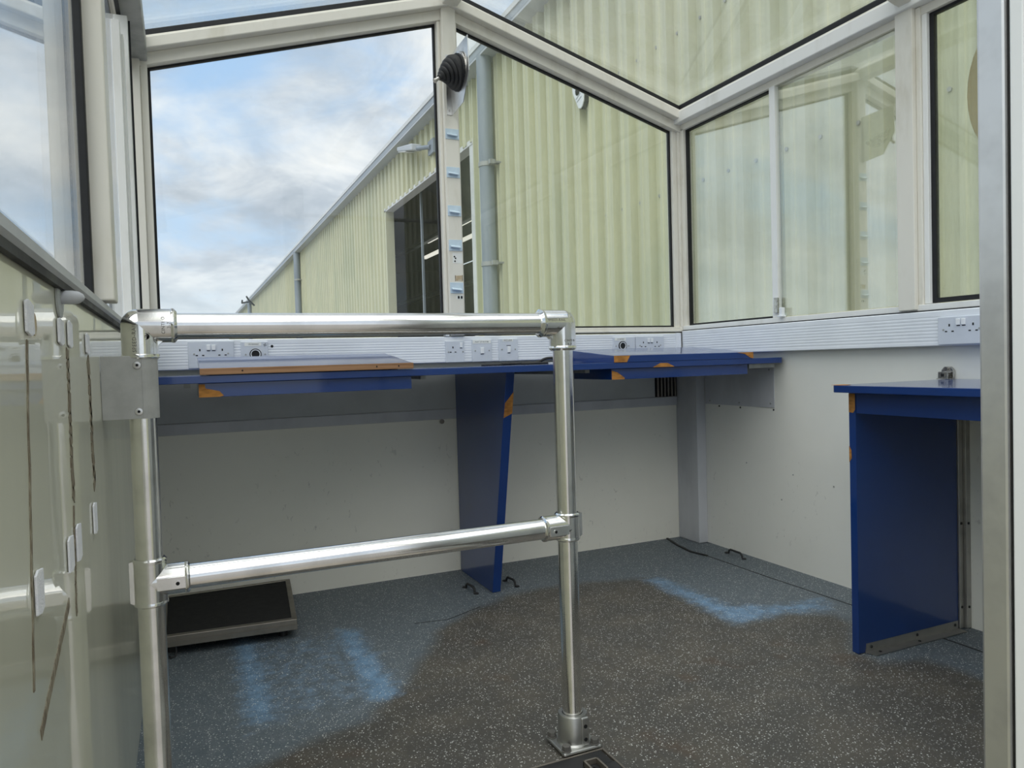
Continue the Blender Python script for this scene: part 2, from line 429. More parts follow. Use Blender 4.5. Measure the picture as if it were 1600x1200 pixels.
s1 = [(.12, 2.78), (.2, 2.72), (.205, 2.12), (.19, 2.05), (.115, 2.08)]
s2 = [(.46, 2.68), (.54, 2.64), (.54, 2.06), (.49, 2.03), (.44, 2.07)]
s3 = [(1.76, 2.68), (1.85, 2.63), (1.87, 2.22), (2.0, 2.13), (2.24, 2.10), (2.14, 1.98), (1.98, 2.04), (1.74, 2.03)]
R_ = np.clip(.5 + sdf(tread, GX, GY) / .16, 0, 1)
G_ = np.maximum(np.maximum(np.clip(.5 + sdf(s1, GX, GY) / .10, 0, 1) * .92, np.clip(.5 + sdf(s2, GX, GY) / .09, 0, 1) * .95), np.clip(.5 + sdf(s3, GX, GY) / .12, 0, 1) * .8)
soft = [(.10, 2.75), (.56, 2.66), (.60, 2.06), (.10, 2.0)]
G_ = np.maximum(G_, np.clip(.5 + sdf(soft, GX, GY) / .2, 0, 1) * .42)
vid = -np.ones(GX.shape, int); vs = []; fs = []; cl = []
def gv(j, i):
    if vid[j, i] < 0:
        vid[j, i] = len(vs); vs.append((GX[j, i], GY[j, i], 0)); cl.append((R_[j, i], G_[j, i], 0, 1))
    return vid[j, i]
for j in range(ny - 1):
    for i in range(nx - 1):
        if gx[i + 1] <= HX + 1e-6 and gy[j + 1] <= HY + 1e-6: continue
        fs.append((gv(j, i), gv(j, i + 1), gv(j + 1, i + 1), gv(j + 1, i)))
mb = MB(); mb.v = vs; mb.f = fs
floor = struct(mb.build('floor', 'safety_floor', org=(0, 0, 0)), 'speckled blue-grey safety floor, worn brown in the middle', 'floor')
ca = floor.data.color_attributes.new('wear', 'FLOAT_COLOR', 'POINT')
ca.data.foreach_set('color', np.array(cl, float).ravel())
MB().box(HX, XR, YF - .05, HY, -.06, -.002).box(XL, XR, HY, YB, -.06, -.002).build('floor_slab', 'grey_panel', floor)
# hatch seams in the vinyl
def strip(pts, wd, z0, z1):
    mb = MB()
    for (a, b_) in zip(pts[:-1], pts[1:]):
        a = Vector((*a, 0)); b_ = Vector((*b_, 0)); d = (b_ - a).normalized(); n = Vector((-d.y, d.x, 0)) * wd / 2
        mb.prism([a + n + Vector((0, 0, z0)), b_ + n + Vector((0, 0, z0)), b_ - n + Vector((0, 0, z0)), a - n + Vector((0, 0, z0))], (0, 0, z1 - z0))
    return mb
strip([(2.24, 2.80), (2.242, 2.4), (2.25, 2.2), (2.262, 1.70)], .005, -.001, .0012).build('hatch_seam', 'rubber_black', floor)
strip([(2.245, 1.64), (2.25, 1.2)], .006, -.001, .0012).build('hatch_seam', 'rubber_black', floor)
strip([(1.02, 2.655), (.86, 2.58), (.74, 2.60)], .003, -.001, .0008).build('scratch', 'rubber_black', floor)
# stair nosing round the opening
nos = struct(empty('trim_1', (HX, HY, 0)), 'black rubber nosing with metal edge round the stair opening', 'nosing')
MB().box(XL, .885, 1.47, 1.525, .0005, .006).build('rubber_strip', 'rubber_black', nos, .001)
MB().box(.835, .89, YF, 1.4695, .0005, .006).build('rubber_strip', 'rubber_black', nos, .001)
MB().box(XL, .892, 1.5255, 1.531, .0005, .007).build('metal_edge', 'alu_worn', nos, .0008)
MB().box(.8905, .896, YF, 1.531, .0005, .007).build('metal_edge', 'alu_worn', nos, .0008)
MB().box(.812, .85, 1.476, 1.481, .0062, .02).box(.812, .817, 1.43, 1.481, .0062, .02).box(.845, .85, 1.43, 1.481, .0062, .02).build('bracket', 'alu_worn', nos, .0008)
# stairs going down under the camera
st = struct(empty('stair_flight', (.35, 1.0, -.9)), 'metal stair treads going down in front of the railing', 'stairs')
for k in range(4):
    MB().box(XL + .02, HX - .01, 1.20 - k * .26, 1.47 - k * .26, -.24 - k * .2, -.20 - k * .2).build('tread', 'alu_worn', st, .003)
MB().box(HX + .002, HX + .02, .4, HY + .02, -1.1, -.062).build('side_panel', 'grey_panel', st)
MB().box(XL, HX, HY + .002, HY + .02, -1.1, -.062).build('riser_panel', 'grey_panel', st)

# walls ----------------------------------------------------------------
wb = struct(box(XL - .04, XR + .05, YB, YB + .05, -.06, 1.072).build('wall_back', 'wall_cream'), 'off-white scuffed panel wall under the long blue worktop', 'wall')
box(-.12, 2.355, YB - .012, YB - .0005, .698, .743).build('wall_rail', 'pillar_grey', wb, .002)
MB().box(-.12, 2.355, YB - .004, YB - .0005, .744, .93).build('upper_panel', 'grey_panel', wb)
MB().lathe([(.0105, 0), (.0105, .004), (.004, .0045), (.004, .001)], (1.059, YB - .0125, .688), (0, -1, 0), 16).build('bolt', 'alu_worn', wb, smooth=40)
wr = struct(box(XR, XR + .05, YF, YB, -.06, 1.085).build('wall_right', 'wall_white'), 'off-white panel wall on the right below the sliding window', 'wall')
wl = struct(box(XL - .03, XL, -.6, YB, -1.1, 1.066).build('wall_left', 'gelcoat_cream'), 'glossy cream gel-coated panel wall with streaks, beside the railing', 'wall')
# panel joints and dried adhesive streaks on the gel-coat
def streak(pts, wd, material='streak_brown', x=XL):
    mb = MB()
    for (a, b_) in zip(pts[:-1], pts[1:]):
        dy, dz = b_[0] - a[0], b_[1] - a[1]; L = math.hypot(dy, dz); ny_, nz_ = -dz / L * wd / 2, dy / L * wd / 2
        mb.prism([(x + .0002, a[0] + ny_, a[1] + nz_), (x + .0002, b_[0] + ny_, b_[1] + nz_), (x + .0002, b_[0] - ny_, b_[1] - nz_), (x + .0002, a[0] - ny_, a[1] - nz_)], (.0006, 0, 0))
    return mb
def jag(y0, z0, y1, z1, n, amp):
    return [(y0 + (y1 - y0) * k / n + random.uniform(-amp, amp), z0 + (z1 - z0) * k / n) for k in range(n + 1)]
streak(jag(1.142, .984, 1.135, .783, 14, .006), .022).build('adhesive_streak', 'streak_brown', wl)
streak(jag(1.370, .975, 1.385, .764, 14, .008), .030).build('adhesive_streak', 'streak_brown', wl)
streak(jag(.862, .985, .813, .652, 16, .003), .008).build('adhesive_streak', 'streak_brown', wl)
streak(jag(1.128, .775, 1.114, .634, 10, .004), .011).build('adhesive_streak', 'streak_brown', wl)
streak(jag(1.05, .668, .83, .60, 9, .006), .013).build('adhesive_streak', 'streak_brown', wl)
MB().cyl((XL, .905, 1.003), (XL + .001, .905, 1.003), .012, 14).build('adhesive_streak', 'sticker_residue', wl)
# sill cap of the left wall
t2 = struct(empty('trim_2', (-.135, 1.4, 1.06)), 'grey aluminium sill cap along the top of the glossy left wall', 'sill')
MB().prism([(-.185, -.6, 1.066), (-.132, -.6, 1.066), (-.128, -.6, 1.0705), (-.128, -.6, 1.081), (-.132, -.6, 1.085), (-.185, -.6, 1.085)], (0, YB + .6 - .03, 0)).build('cap', 'pillar_grey', t2, smooth=30)
box(-.139, -.1315, -.6, YB - .03, 1.056, 1.0655).build('seal', 'rubber_black', t2)

# the part of the cab behind and to the right of the doorway
wf = struct(box(.9, XR, YF - .05, YF, -.06, 1.09).build('wall_front', 'wall_white'), 'white lower wall beside the doorway, at the near end of the cab', 'wall')

# ---- frame members -------------------------------------------------------
def vbar(mb, x0, x1, y0, y1, z0, z1): return mb.box(x0, x1, y0, y1, z0, z1)
def xzbar(mb, xa, za, xb, zb, thick, y0, y1):
    """sloping bar in the XZ plane, thickness measured vertically, top edge from a to b"""
    return mb.prism([(xa, y0, za), (xb, y0, zb), (xb, y0, zb - thick), (xa, y0, za - thick)], (0, y1 - y0, 0))

# gable head beams (back wall): stepped profile under the roof glass
def gable(side, name, label):
    t_ = struct(empty(name, (XM + side * .6, YB, 2.2)), label, 'beam')
    xe = XL - .03 if side < 0 else XR + .03
    xm = XM
    def f(dz): return [(xe, zroof(XL if side < 0 else XR) - SL * .03 + dz), (xm, zroof(xm) + dz)]
    (xa, za), (xb, zb) = f(.004)
    mb = MB(); xzbar(mb, xa, za, xb, zb, .0235, YB - .058, YB + .03); mb.build('roof_gasket', 'gasket_black', t_)
    mb = MB(); xzbar(mb, xa, za - .024, xb, zb - .024, .010, YB - .066, YB + .03); mb.build('glazing_bead', 'cream_frame', t_, .002)
    mb = MB(); xzbar(mb, xa, za - .034, xb, zb - .034, .044, YB - .080, YB + .03); mb.build('beam', 'cream_frame', t_, .004)
    mb = MB(); xzbar(mb, xa, za - .078, xb, zb - .078, .0455, YB - .040, YB + .03); mb.build('lower_flange', 'cream_frame', t_, .002)
    return t_
gable(-1, 'trim_3', 'cream sloping beam over the tall sky-filled back window')
gable(1, 'trim_4', 'cream sloping beam over the back window facing the shed')

# eave beams
e1 = struct(empty('trim_5', (XR, 1.8, 2.1)), 'cream eaves beam above the sliding side window', 'beam')
box(XR - .060, XR + .03, YF, YB - .02, 2.142, 2.198).build('beam', 'white_frame', e1, .004)
box(XR - .045, XR + .03, YF, YB - .02, 2.198, 2.210).build('glazing_bead', 'cream_frame', e1, .002)
box(XR - .040, XR + .03, YF, YB - .02, 2.210, 2.236).build('roof_gasket', 'gasket_black', e1)
box(XR - .022, XR + .03, YF, YB - .02, 2.112, 2.142).build('lower_flange', 'cream_frame', e1, .002)
e2 = struct(empty('trim_6', (XL, 1.8, 2.1)), 'grey weathered eaves beam over the left side windows', 'beam')
box(XL - .03, XL + .062, -.6, YB - .02, 2.128, 2.21).build('beam', 'grey_steel', e2, .006)
box(XL - .03, XL + .05, -.6, YB - .02, 2.21, 2.226).build('roof_gasket', 'gasket_black', e2)
box(XL - .03, XL - .004, -.6, YB - .02, 2.10, 2.128).build('lower_flange', 'cream_frame', e2, .003)
box(XL - .01, XL + .002, -.6, YB - .02, 2.09, 2.0995).build('seal', 'gasket_black', e2)

# ridge beam and rafters
rd = struct(empty('trim_7', (XM, 1.8, 2.5)), 'cream ridge beam running towards the camera under the roof glass', 'beam')
zr = zroof(XM)
MB().prism([(XM - .05, YF, zr - .03), (XM - .035, YF, zr - .075), (XM + .035, YF, zr - .075), (XM + .05, YF, zr - .03), (XM, YF, zr + .01)], (0, YB - YF - .02, 0)).build('beam', 'cream_frame', rd, .003)
for s, nm in ((1, 'trim_8'), (-1, 'trim_9')):
    rf = struct(empty(nm, (XM + s * .6, 1.81, 2.3)), 'cream cross rafter on the %s slope of the glass roof' % ('right' if s > 0 else 'left'), 'rafter')
    xe = XR - .02 if s > 0 else XL + .02
    mb = MB(); xzbar(mb, xe, zroof(xe) - .012, XM + s * .03, zroof(XM + s * .03) - .012, .055, 1.775, 1.855); mb.build('rafter', 'cream_frame', rf, .004)
    mb = MB(); xzbar(mb, xe, zroof(xe) - .067, XM + s * .03, zroof(XM + s * .03) - .067, .012, 1.79, 1.84); mb.build('cap_strip', 'cream_frame', rf, .002)

# roof glass = ceiling
cg = struct(empty('ceiling', (XM, 1.8, 2.2)), 'pitched roof of hazy glass panes', 'roof')
for (a, b_, y0, y1) in ((XL - .03, XM, 1.82, YB + .02), (XM, XR + .03, 1.82, YB + .02), (XL - .03, XM, -.6, 1.81), (XM, XR + .03, YF, 1.81)):
    za, zb = zroof(a) , zroof(b_)
    if a < XL: za = zroof(XL) - SL * .03
    if b_ > XR: zb = zroof(XR) - SL * .03
    MB().prism([(a, y0, za + .002), (b_, y0, zb + .002), (b_, y0, zb + .008), (a, y0, za + .008)], (0, y1 - y0, 0)).build('pane', 'glass_roof', cg)

# ridge mullion of the back wall
mu = struct(empty('trim_10', (XM, YB, 1.07)), 'cream central mullion of the back wall with blue clips on it', 'mullion')
box(1.100, 1.166, YB - .060, YB + .03, 1.074, zroof(XM) - .06).build('post', 'cream_frame', mu, .003)
box(1.086, 1.0995, YB - .035, YB + .03, 1.104, zhead(1.09)).build('stile', 'cream_frame', mu, .002)
box(1.1665, 1.178, YB - .035, YB + .03, 1.104, zhead(1.17)).build('stile', 'cream_frame', mu, .002)
# marks left on the mullion
box(1.118, 1.164, YB - .0606, YB - .0601, 1.396, 1.441).build('old_plate', 'label_paper', mu)
for (x, z) in ((1.126, 1.425), (1.131, 1.418), (1.128, 1.405)): MB().cyl((x, YB - .0602, z), (x, YB - .062, z), .0035, 10).build('hole', 'hole_black', mu)
MB().prism([(1.125, YB - .0602, 1.318), (1.162, YB - .0602, 1.316), (1.160, YB - .0602, 1.342), (1.127, YB - .0602, 1.340)], (0, -.0006, 0)).build('glue_mark', 'sticker_residue', mu)
box(1.126, 1.129, YB - .0612, YB - .0602, 1.316, 1.342).build('glue_edge', 'streak_brown', mu)
box(1.160, 1.163, YB - .0612, YB - .0602, 1.318, 1.344).build('glue_edge', 'streak_brown', mu)
for x in (1.136, 1.150): box(x, x + .009, YB - .0612, YB - .0602, 1.238, 1.250).build('torn_mark', 'hole_black', mu)
box(1.130, 1.162, YB - .0608, YB - .0602, 1.236, 1.252).build('torn_label', 'label_paper', mu)

# corner posts
c1 = struct(empty('trim_11', (XR, YB, 1.07)), 'cream corner post between the back and right windows', 'post')
box(XR - .035, XR + .03, YB - .035, YB + .03, 1.074, 2.18).build('post', 'cream_frame', c1, .003)
box(XR - .062, XR - .0355, YB - .022, YB + .03, 1.104, 2.125).build('stile', 'cream_frame', c1, .002)
box(XR - .022, XR + .03, YB - .062, YB - .0355, 1.104, 2.12).build('stile', 'cream_frame', c1, .002)
c2 = struct(empty('trim_12', (XL, YB, 1.07)), 'cream corner post left of the tall back window', 'post')
box(XL - .03, XL + .035, YB - .06, YB + .03, 1.074, 2.18).build('post', 'cream_frame', c2, .003)
box(XL + .0355, XL + .060, YB - .035, YB + .03, 1.104, 2.125).build('stile', 'cream_frame', c2, .002)
# right wall mullion
c3 = struct(empty('trim_13', (XR, 1.82, 1.07)), 'wide cream mullion on the right wall beside the sliding window', 'mullion')
box(XR - .045, XR + .03, 1.80, 1.868, 1.09, 2.145).build('post', 'cream_frame', c3, .003)
box(XR - .028, XR + .03, 1.782, 1.7995, 1.09, 2.14).build('stile', 'cream_frame', c3, .002)
box(XR - .02, XR + .03, 1.762, 1.7815, 1.11, 2.125).build('stile', 'white_frame', c3, .002)
# sills
s_b = struct(empty('trim_14', (XM, YB, 1.07)), 'cream sill rail under the back windows', 'sill')
box(XL, XR - .03, YB - .03, YB + .03, 1.076, 1.104).build('rail', 'cream_frame', s_b, .002)
box(XL, XR - .03, YB - .038, YB - .01, 1.0735, 1.0755).build('shadow_gap_strip', 'gasket_black', s_b)  # black strip paints in the shade of the gap below the sill rail
box(XL, XR - .03, YB - .036, YB - .0305, 1.080, 1.088).build('bead', 'cream_frame', s_b, .001)
s_r = struct(empty('trim_15', (XR, 2.0, 1.08)), 'cream sill rail under the right side windows', 'sill')
box(XR - .03, XR + .03, YF, YB - .036, 1.086, 1.108).build('rail', 'white_frame', s_r, .002)
box(XR - .036, XR - .005, YF, YB - .04, 1.081, 1.0855).build('seal', 'gasket_black', s_r)

# ---- windows ---------------------------------------------------------------
def rim(mb, poly, wd, axis, d0, d1):
    """frame strip just inside a polygon (given in the wall plane), extruded between d0 and d1 along axis"""
    n = len(poly); cx_ = sum(p_[0] for p_ in poly) / n; cy_ = sum(p_[1] for p_ in poly) / n
    area = sum(poly[i][0] * poly[(i + 1) % n][1] - poly[(i + 1) % n][0] * poly[i][1] for i in range(n))
    P = poly if area > 0 else poly[::-1]
    inner = []
    for i in range(n):
        p0, p1, p2 = Vector(P[i - 1]), Vector(P[i]), Vector(P[(i + 1) % n])
        e0 = (p1 - p0).normalized(); e1 = (p2 - p1).normalized()
        n0 = Vector((-e0.y, e0.x)); n1 = Vector((-e1.y, e1.x))
        bis = (n0 + n1).normalized(); inner.append(p1 + bis * wd / max(bis.dot(n0), .2))
    def to3(p_, d): return (p_[0], d, p_[1]) if axis == 'y' else (d, p_[0], p_[1])
    for i in range(n):
        j = (i + 1) % n
        q = [P[i], P[j], inner[j], inner[i]]
        v = (0, d1 - d0, 0) if axis == 'y' else (d1 - d0, 0, 0)
        mb.prism([to3(a, d0) for a in q], v)
    return [tuple(a) for a in inner]
def window(name, poly, axis, d_in, gmat, label, sgn, gask=.009, frame=None):
    w_ = struct(empty(name, ((poly[0][0] + poly[1][0]) / 2, d_in, poly[0][1]) if axis == 'y' else (d_in, (poly[0][0] + poly[1][0]) / 2, poly[0][1])), label, 'window')
    if frame:
        mb = MB(); poly = rim(mb, poly, frame, axis, d_in - sgn * .012, d_in + sgn * .02); mb.build('frame', 'cream_frame', w_, .0015)
    mb = MB(); inner = rim(mb, poly, gask, axis, d_in - sgn * .004, d_in + sgn * .012); mb.build('gasket', 'gasket_black', w_)
    o = (0, d_in + sgn * .002, 0)
    if axis == 'y': pts = [(a, d_in + sgn * .002, c_) for a, c_ in poly]; v = (0, sgn * .006, 0)
    else: pts = [(d_in + sgn * .002, a, c_) for a, c_ in poly]; v = (sgn * .006, 0, 0)
    MB().prism(pts, v).build('pane', gmat, w_)
    return w_
window('window_1', [(XL + .060, SILL), (1.086, SILL), (1.086, zhead(1.086)), (XL + .060, zhead(XL + .06))], 'y', YB, 'glass_clear', 'tall back window with sloping head showing mostly sky', 1)
window('window_2', [(1.178, SILL), (XR - .062, SILL), (XR - .062, zhead(XR - .062)), (1.178, zhead(1.178))], 'y', YB, 'glass_stained', 'back window right of the mullion, stained, looking onto the shed', 1)
# sliding window in the right wall: two sashes
w3 = struct(empty('window_3', (XR, 2.5, 1.108)), 'sliding side window of two panes reflecting the sky', 'window')
mb = MB(); rim(mb, [(2.485, 1.108), (YB - .062, 1.108), (YB - .062, 2.114), (2.485, 2.114)], .010, 'x', XR - .006, XR + .012); mb.build('gasket', 'gasket_black', w3)
mb = MB(); mb.box(XR + .012, XR + .018, 2.47, YB - .06, 1.106, 2.116); mb.build('pane', 'glass_sliding', w3)
mb = MB(); mb.box(XR - .010, XR - .004, 1.866, 2.487, 1.112, 2.112); mb.build('pane', 'glass_sliding', w3)
box(XR - .022, XR + .002, 2.478, 2.512, 1.109, 2.116).build('meeting_stile', 'white_frame', w3, .002)
box(XR - .012, XR + .0, 1.868, 2.478, 2.1125, 2.120).build('head_track', 'gasket_black', w3)
lt = box(XR - .034, XR - .0225, 2.470, 2.492, 1.128, 1.195).build('latch_bar', 'chrome', w3, .001)
box(XR - .046, XR - .0225, 2.432, 2.460, 1.109, 1.116).box(XR - .040, XR - .0225, 2.438, 2.456, 1.116, 1.150).build('latch_catch', 'switch_plastic', w3, .002)
# near right window
w4 = struct(empty('window_4', (XR, 1.2, 1.108)), 'scratched side window next to the metal door post', 'window')
P4 = [(YF + .02, 1.112), (1.762, 1.112), (1.762, 2.118), (YF + .02, 2.118)]
mb = MB(); rim(mb, P4, .016, 'x', XR - .006, XR + .012); mb.build('gasket', 'gasket_black', w4)
box(XR + .002, XR + .008, YF + .02, 1.762, 1.112, 2.118).build('pane', 'glass_scratched', w4)
# left wall windows: near pane mirrors the cab at a grazing angle
GL = -.158
w5 = struct(empty('window_5', (GL, .5, 1.085)), 'left side window seen edge-on, mirroring the frames beside it', 'window')
box(GL - .006, GL, -.6, 1.575, 1.085, 2.10).build('pane', 'glass_mirrory', w5)
box(GL + .0005, GL + .0145, 1.540, 1.560, 1.0855, 2.09).build('gasket', 'gasket_black', w5, .002)
p5 = struct(empty('trim_16', (-.128, 1.59, 1.085)), 'cream upright of the left wall next to the black gasket', 'post')
box(-.165, -.111, 1.561, 1.64, 1.0855, 2.1275).build('post', 'cream_frame', p5, .003)
w6 = struct(empty('window_6', (-.15, 2.4, 1.085)), 'white-framed left side window near the back corner', 'window')
box(GL - .006, GL, 1.641, YB - .06, 1.085, 2.10).build('pane', 'glass_clear', w6)
box(-.157, -.128, 2.56, 2.62, 1.086, 1.985).box(-.157, -.134, 2.52, 2.56, 1.086, 2.01).build('sash_stile', 'white_frame', w6, .0015)
box(-.157, -.119, 2.66, 2.70, 1.086, 2.085).build('sash_stile', 'white_frame', w6, .0015)
box(-.1505, -.113, 2.702, 2.706, 1.086, 2.087).build('gasket', 'gasket_black', w6)
# front end glazing (behind the camera's right shoulder)
w7 = struct(empty('window_7', (1.6, YF, 1.1)), 'window above the near white wall beside the doorway', 'window')
box(.905, XR - .01, YF - .03, YF - .024, 1.115, 2.12).build('pane', 'glass_clear', w7)
box(.9, XR, YF - .05, YF, 1.09, 1.115).box(.9, XR, YF - .05, YF, 2.12, 2.14).build('frame', 'cream_frame', w7, .002)

# metal door post in the right foreground
dj = struct(empty('door_1', (.80, YF, -.06)), 'brushed aluminium door post close to the camera on the right', 'door frame')
box(.752, .80, YF - .029, YF, -.2, 2.35).build('jamb', 'alu_jamb', dj, .003)
box(.757, .80, YF - .0335, YF - .0292, -.2, 2.35).build('groove', 'rubber_black', dj)
box(.751, .80, YF - .0475, YF - .0337, -.2, 2.35).build('stop_bead', 'white_frame', dj, .002)
box(.752, .80, YF - .10, YF - .0477, -.2, 2.35).box(.8002, .90, YF - .10, YF, -.2, 2.35).build('frame', 'alu_jamb', dj, .003)

# boxed corner pillar
pl = struct(empty('trim_17', (2.38, 3.1, 0)), 'grey boxed pipe casing in the back right corner under the worktop', 'casing')
box(2.356, XR - .0005, 3.012, YB - .0005, .001, .905).build('casing', 'pillar_grey', pl, .003)

# ================================================================== OUTSIDE
ground = struct(box(-60, 80, -60, 120, -1.6, -1.5).build('ground', 'concrete'), 'grey concrete yard outside', 'ground')
XB = 4.2
wh = empty('warehouse', (XB, 20, -1.5)); tag(wh, 'long pale yellow-green profiled metal shed outside the windows', 'building')
DY0, DY1, DZ = 10.48, 15.88, 4.30
ZE = 5.21
def cladding(y0, y1, z0, z1):
    P = .322; prof = [(0, 0), (.105, 0), (.122, .075), (.158, .075), (.166, .065), (.226, .065), (.234, .075), (.270, .075), (.287, 0), (.322, 0)]
    ys = []; k = math.floor(y0 / P) - 1
    pts = []
    while k * P < y1:
        for a, d in prof[:-1]:
            y = k * P + a
            if y0 <= y <= y1: pts.append((y, d))
        k += 1
    pts = [(y0, 0)] + pts + [(y1, 0)]
    mb = MB(); n = len(pts)
    for (y, d) in pts: mb.v.append((XB - d, y, z0))
    for (y, d) in pts: mb.v.append((XB - d, y, z1))
    mb.f = [(i, i + 1, n + i + 1, n + i) for i in range(n - 1)]
    return mb
cladding(-8, DY0, -1.5, ZE + .02).build('cladding', 'cladding', wh)
cladding(DY0, DY1, DZ, ZE + .02).build('cladding', 'cladding', wh)
cladding(DY1, 75, -1.5, ZE + .02).build('cladding', 'cladding', wh)
box(XB - .27, XB + .02, -8, 75, ZE + .03, ZE + .16).build('gutter', 'gutter_band', wh, .01)
box(XB - .285, XB - .2705, -8, 75, ZE + .13, ZE + .20).build('gutter_lip', 'fascia_white', wh)
box(XB - .27, XB + .3, -8, 75, ZE + .0, ZE + .029).build('soffit', 'gutter_grey', wh)
MB().prism([(XB - .2, -8, ZE + .165), (XB + 10.2, -8, ZE + 1.3), (XB + 10.2, -8, ZE + 1.4), (XB - .2, -8, ZE + .19)], (0, 83, 0)).build('roof', 'gutter_grey', wh)
# doorway with dark inside
box(XB - .05, XB + .12, DY0, DY0 + .19, -1.5, DZ).build('door_frame', 'fascia_white', wh)
box(XB - .06, XB + .12, DY1 - .12, DY1, -1.5, DZ).build('door_frame', 'cladding', wh)
box(XB - .06, XB + .12, DY0, DY1, DZ - .03, DZ + .05).build('door_frame', 'fascia_white', wh)
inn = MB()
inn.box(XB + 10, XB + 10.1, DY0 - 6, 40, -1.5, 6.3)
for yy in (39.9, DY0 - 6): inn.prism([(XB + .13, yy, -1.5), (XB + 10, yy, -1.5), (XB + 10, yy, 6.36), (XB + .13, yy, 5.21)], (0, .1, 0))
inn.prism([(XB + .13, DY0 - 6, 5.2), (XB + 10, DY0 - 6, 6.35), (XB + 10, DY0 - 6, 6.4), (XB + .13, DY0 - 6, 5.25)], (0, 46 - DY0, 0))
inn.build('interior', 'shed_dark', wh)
for k in range(9): box(XB + 9.85, XB + 9.99, 17 + k * 2.6, 17.18 + k * 2.6, -1.5, 6.2).build('inner_column', 'galvanised', wh)
box(XB + .2, XB + .24, 14.05, 14.10, -1.5, 5.15).build('door_rail', 'galvanised', wh)
for (y0, y1, z) in ((22.5, 28.3, 5.75), (22.3, 28.7, 5.18)):
    box(XB + 4.8, XB + 4.95, y0, y1, z, z + .09).build('strip_light', 'tube_light', wh)
for z in (3.5, 5.6): box(XB + 4.4, XB + 4.6, 16, 39, z, z + .12).build('crane_rail', 'galvanised', wh)
# downpipes with clamps
def downpipe(y, r, clamps):
    o = MB().cyl((XB - .19, y, -1.5), (XB - .19, y, ZE + .02), r, 20).build('downpipe', 'galvanised', wh, smooth=40)
    for z in clamps:
        MB().cyl((XB - .19, y, z - .03), (XB - .19, y, z + .03), r + .012, 20).box(XB - .2, XB - .04, y - r - .10, y - r, z - .012, z + .012).box(XB - .23, XB - .15, y - r - .12, y - r - .06, z - .03, z + .03).build('clamp', 'grey_steel', o, smooth=40)
downpipe(9.66, .105, (3.72, 2.33, .9)); downpipe(28.3, .115, (4.2, 2.6)); downpipe(49.6, .12, ())
# rows of fixings
mb = MB()
for z in (2.48, 3.87):
    k = 8
    while k * .322 < 10.3:
        y = k * .322 + .05
        mb.cyl((XB, y, z), (XB - .012, y, z), .016, 6); k += 1
fx = mb.build('fixings', 'grey_steel', wh); fx['kind'] = 'stuff'
# little wire spikes on the far gutter bracket
MB().tube([(XB - .2, 46.2, 4.72), (XB - .55, 45.4, 4.95), (XB - .7, 45.0, 5.12)], .05, 6).build('stay_bracket', 'shed_dark', wh)
MB().tube([(XB - .25, 49.4, 5.2), (XB - .7, 48.6, 5.05), (XB - .75, 47.6, 5.12)], .05, 6).build('stay_bracket', 'shed_dark', wh)

# floodlight
fl = empty('floodlight', (XB - .05, 12.6, 4.45)); tag(fl, 'slim grey floodlight on a bracket high on the shed wall', 'floodlight')
MB().tube([(XB - .12, 12.35, 4.72), (XB - .19, 12.5, 4.74), (XB - .3, 12.75, 4.78)], .04, 10).box(XB - .12, XB - .0785, 12.2, 12.5, 4.6, 4.84).build('bracket', 'galvanised', fl, smooth=40)
MB().prism([(XB - .38, 12.65, 4.72), (XB - .30, 13.85, 5.03), (XB - .30, 13.85, 5.11), (XB - .38, 12.65, 4.84)], (.20, 0, 0)).build('housing', 'gutter_grey', fl, .02)
MB().prism([(XB - .355, 13.1, 4.815), (XB - .305, 13.75, 4.985), (XB - .305, 13.75, 4.995), (XB - .355, 13.1, 4.83)], (.18, 0, 0)).build('lens', 'fascia_white', fl)

# alarm box
ab = empty('alarm_box', (XB, 7.12, 3.66)); tag(ab, 'small white and black alarm sounder box on the shed wall', 'alarm box')
shape = [(7.24, 4.06), (7.245, 3.93), (7.235, 3.89), (7.115, 3.69), (7.07, 3.672), (7.03, 3.69), (6.995, 3.74), (6.985, 3.89), (6.99, 4.06)]
MB().prism([(XB - .128, y, z) for y, z in shape], (.0520, 0, 0)).build('body', 'alarm_black', ab, .006)
sc_ = [(7.115 + (y - 7.115) * .97, 3.87 + (z - 3.87) * .97) for y, z in shape]
MB().prism([(XB - .142, y, z) for y, z in sc_], (.0135, 0, 0)).build('face', 'alarm_white', ab, .004)
MB().lathe([(.050, 0), (.050, .003), (.042, .003), (.042, .0)], (XB - .1422, 7.12, 3.885), (-1, 0, 0), 24).build('emblem_ring', 'print_dark', ab)
box(XB - .146, XB - .1425, 7.105, 7.115, 3.862, 3.905).box(XB - .146, XB - .1425, 7.125, 7.145, 3.88, 3.905).build('emblem_bars', 'print_dark', ab)
for k, (ya, za) in enumerate(((7.16, 3.80), (7.14, 3.762))):
    MB().prism([(XB - .1425, ya, za), (XB - .1425, ya - .10, za + .035), (XB - .1425, ya - .10, za + .047), (XB - .1425, ya, za + .012)], (-.003, 0, 0)).build('print_line', 'gutter_grey', ab)

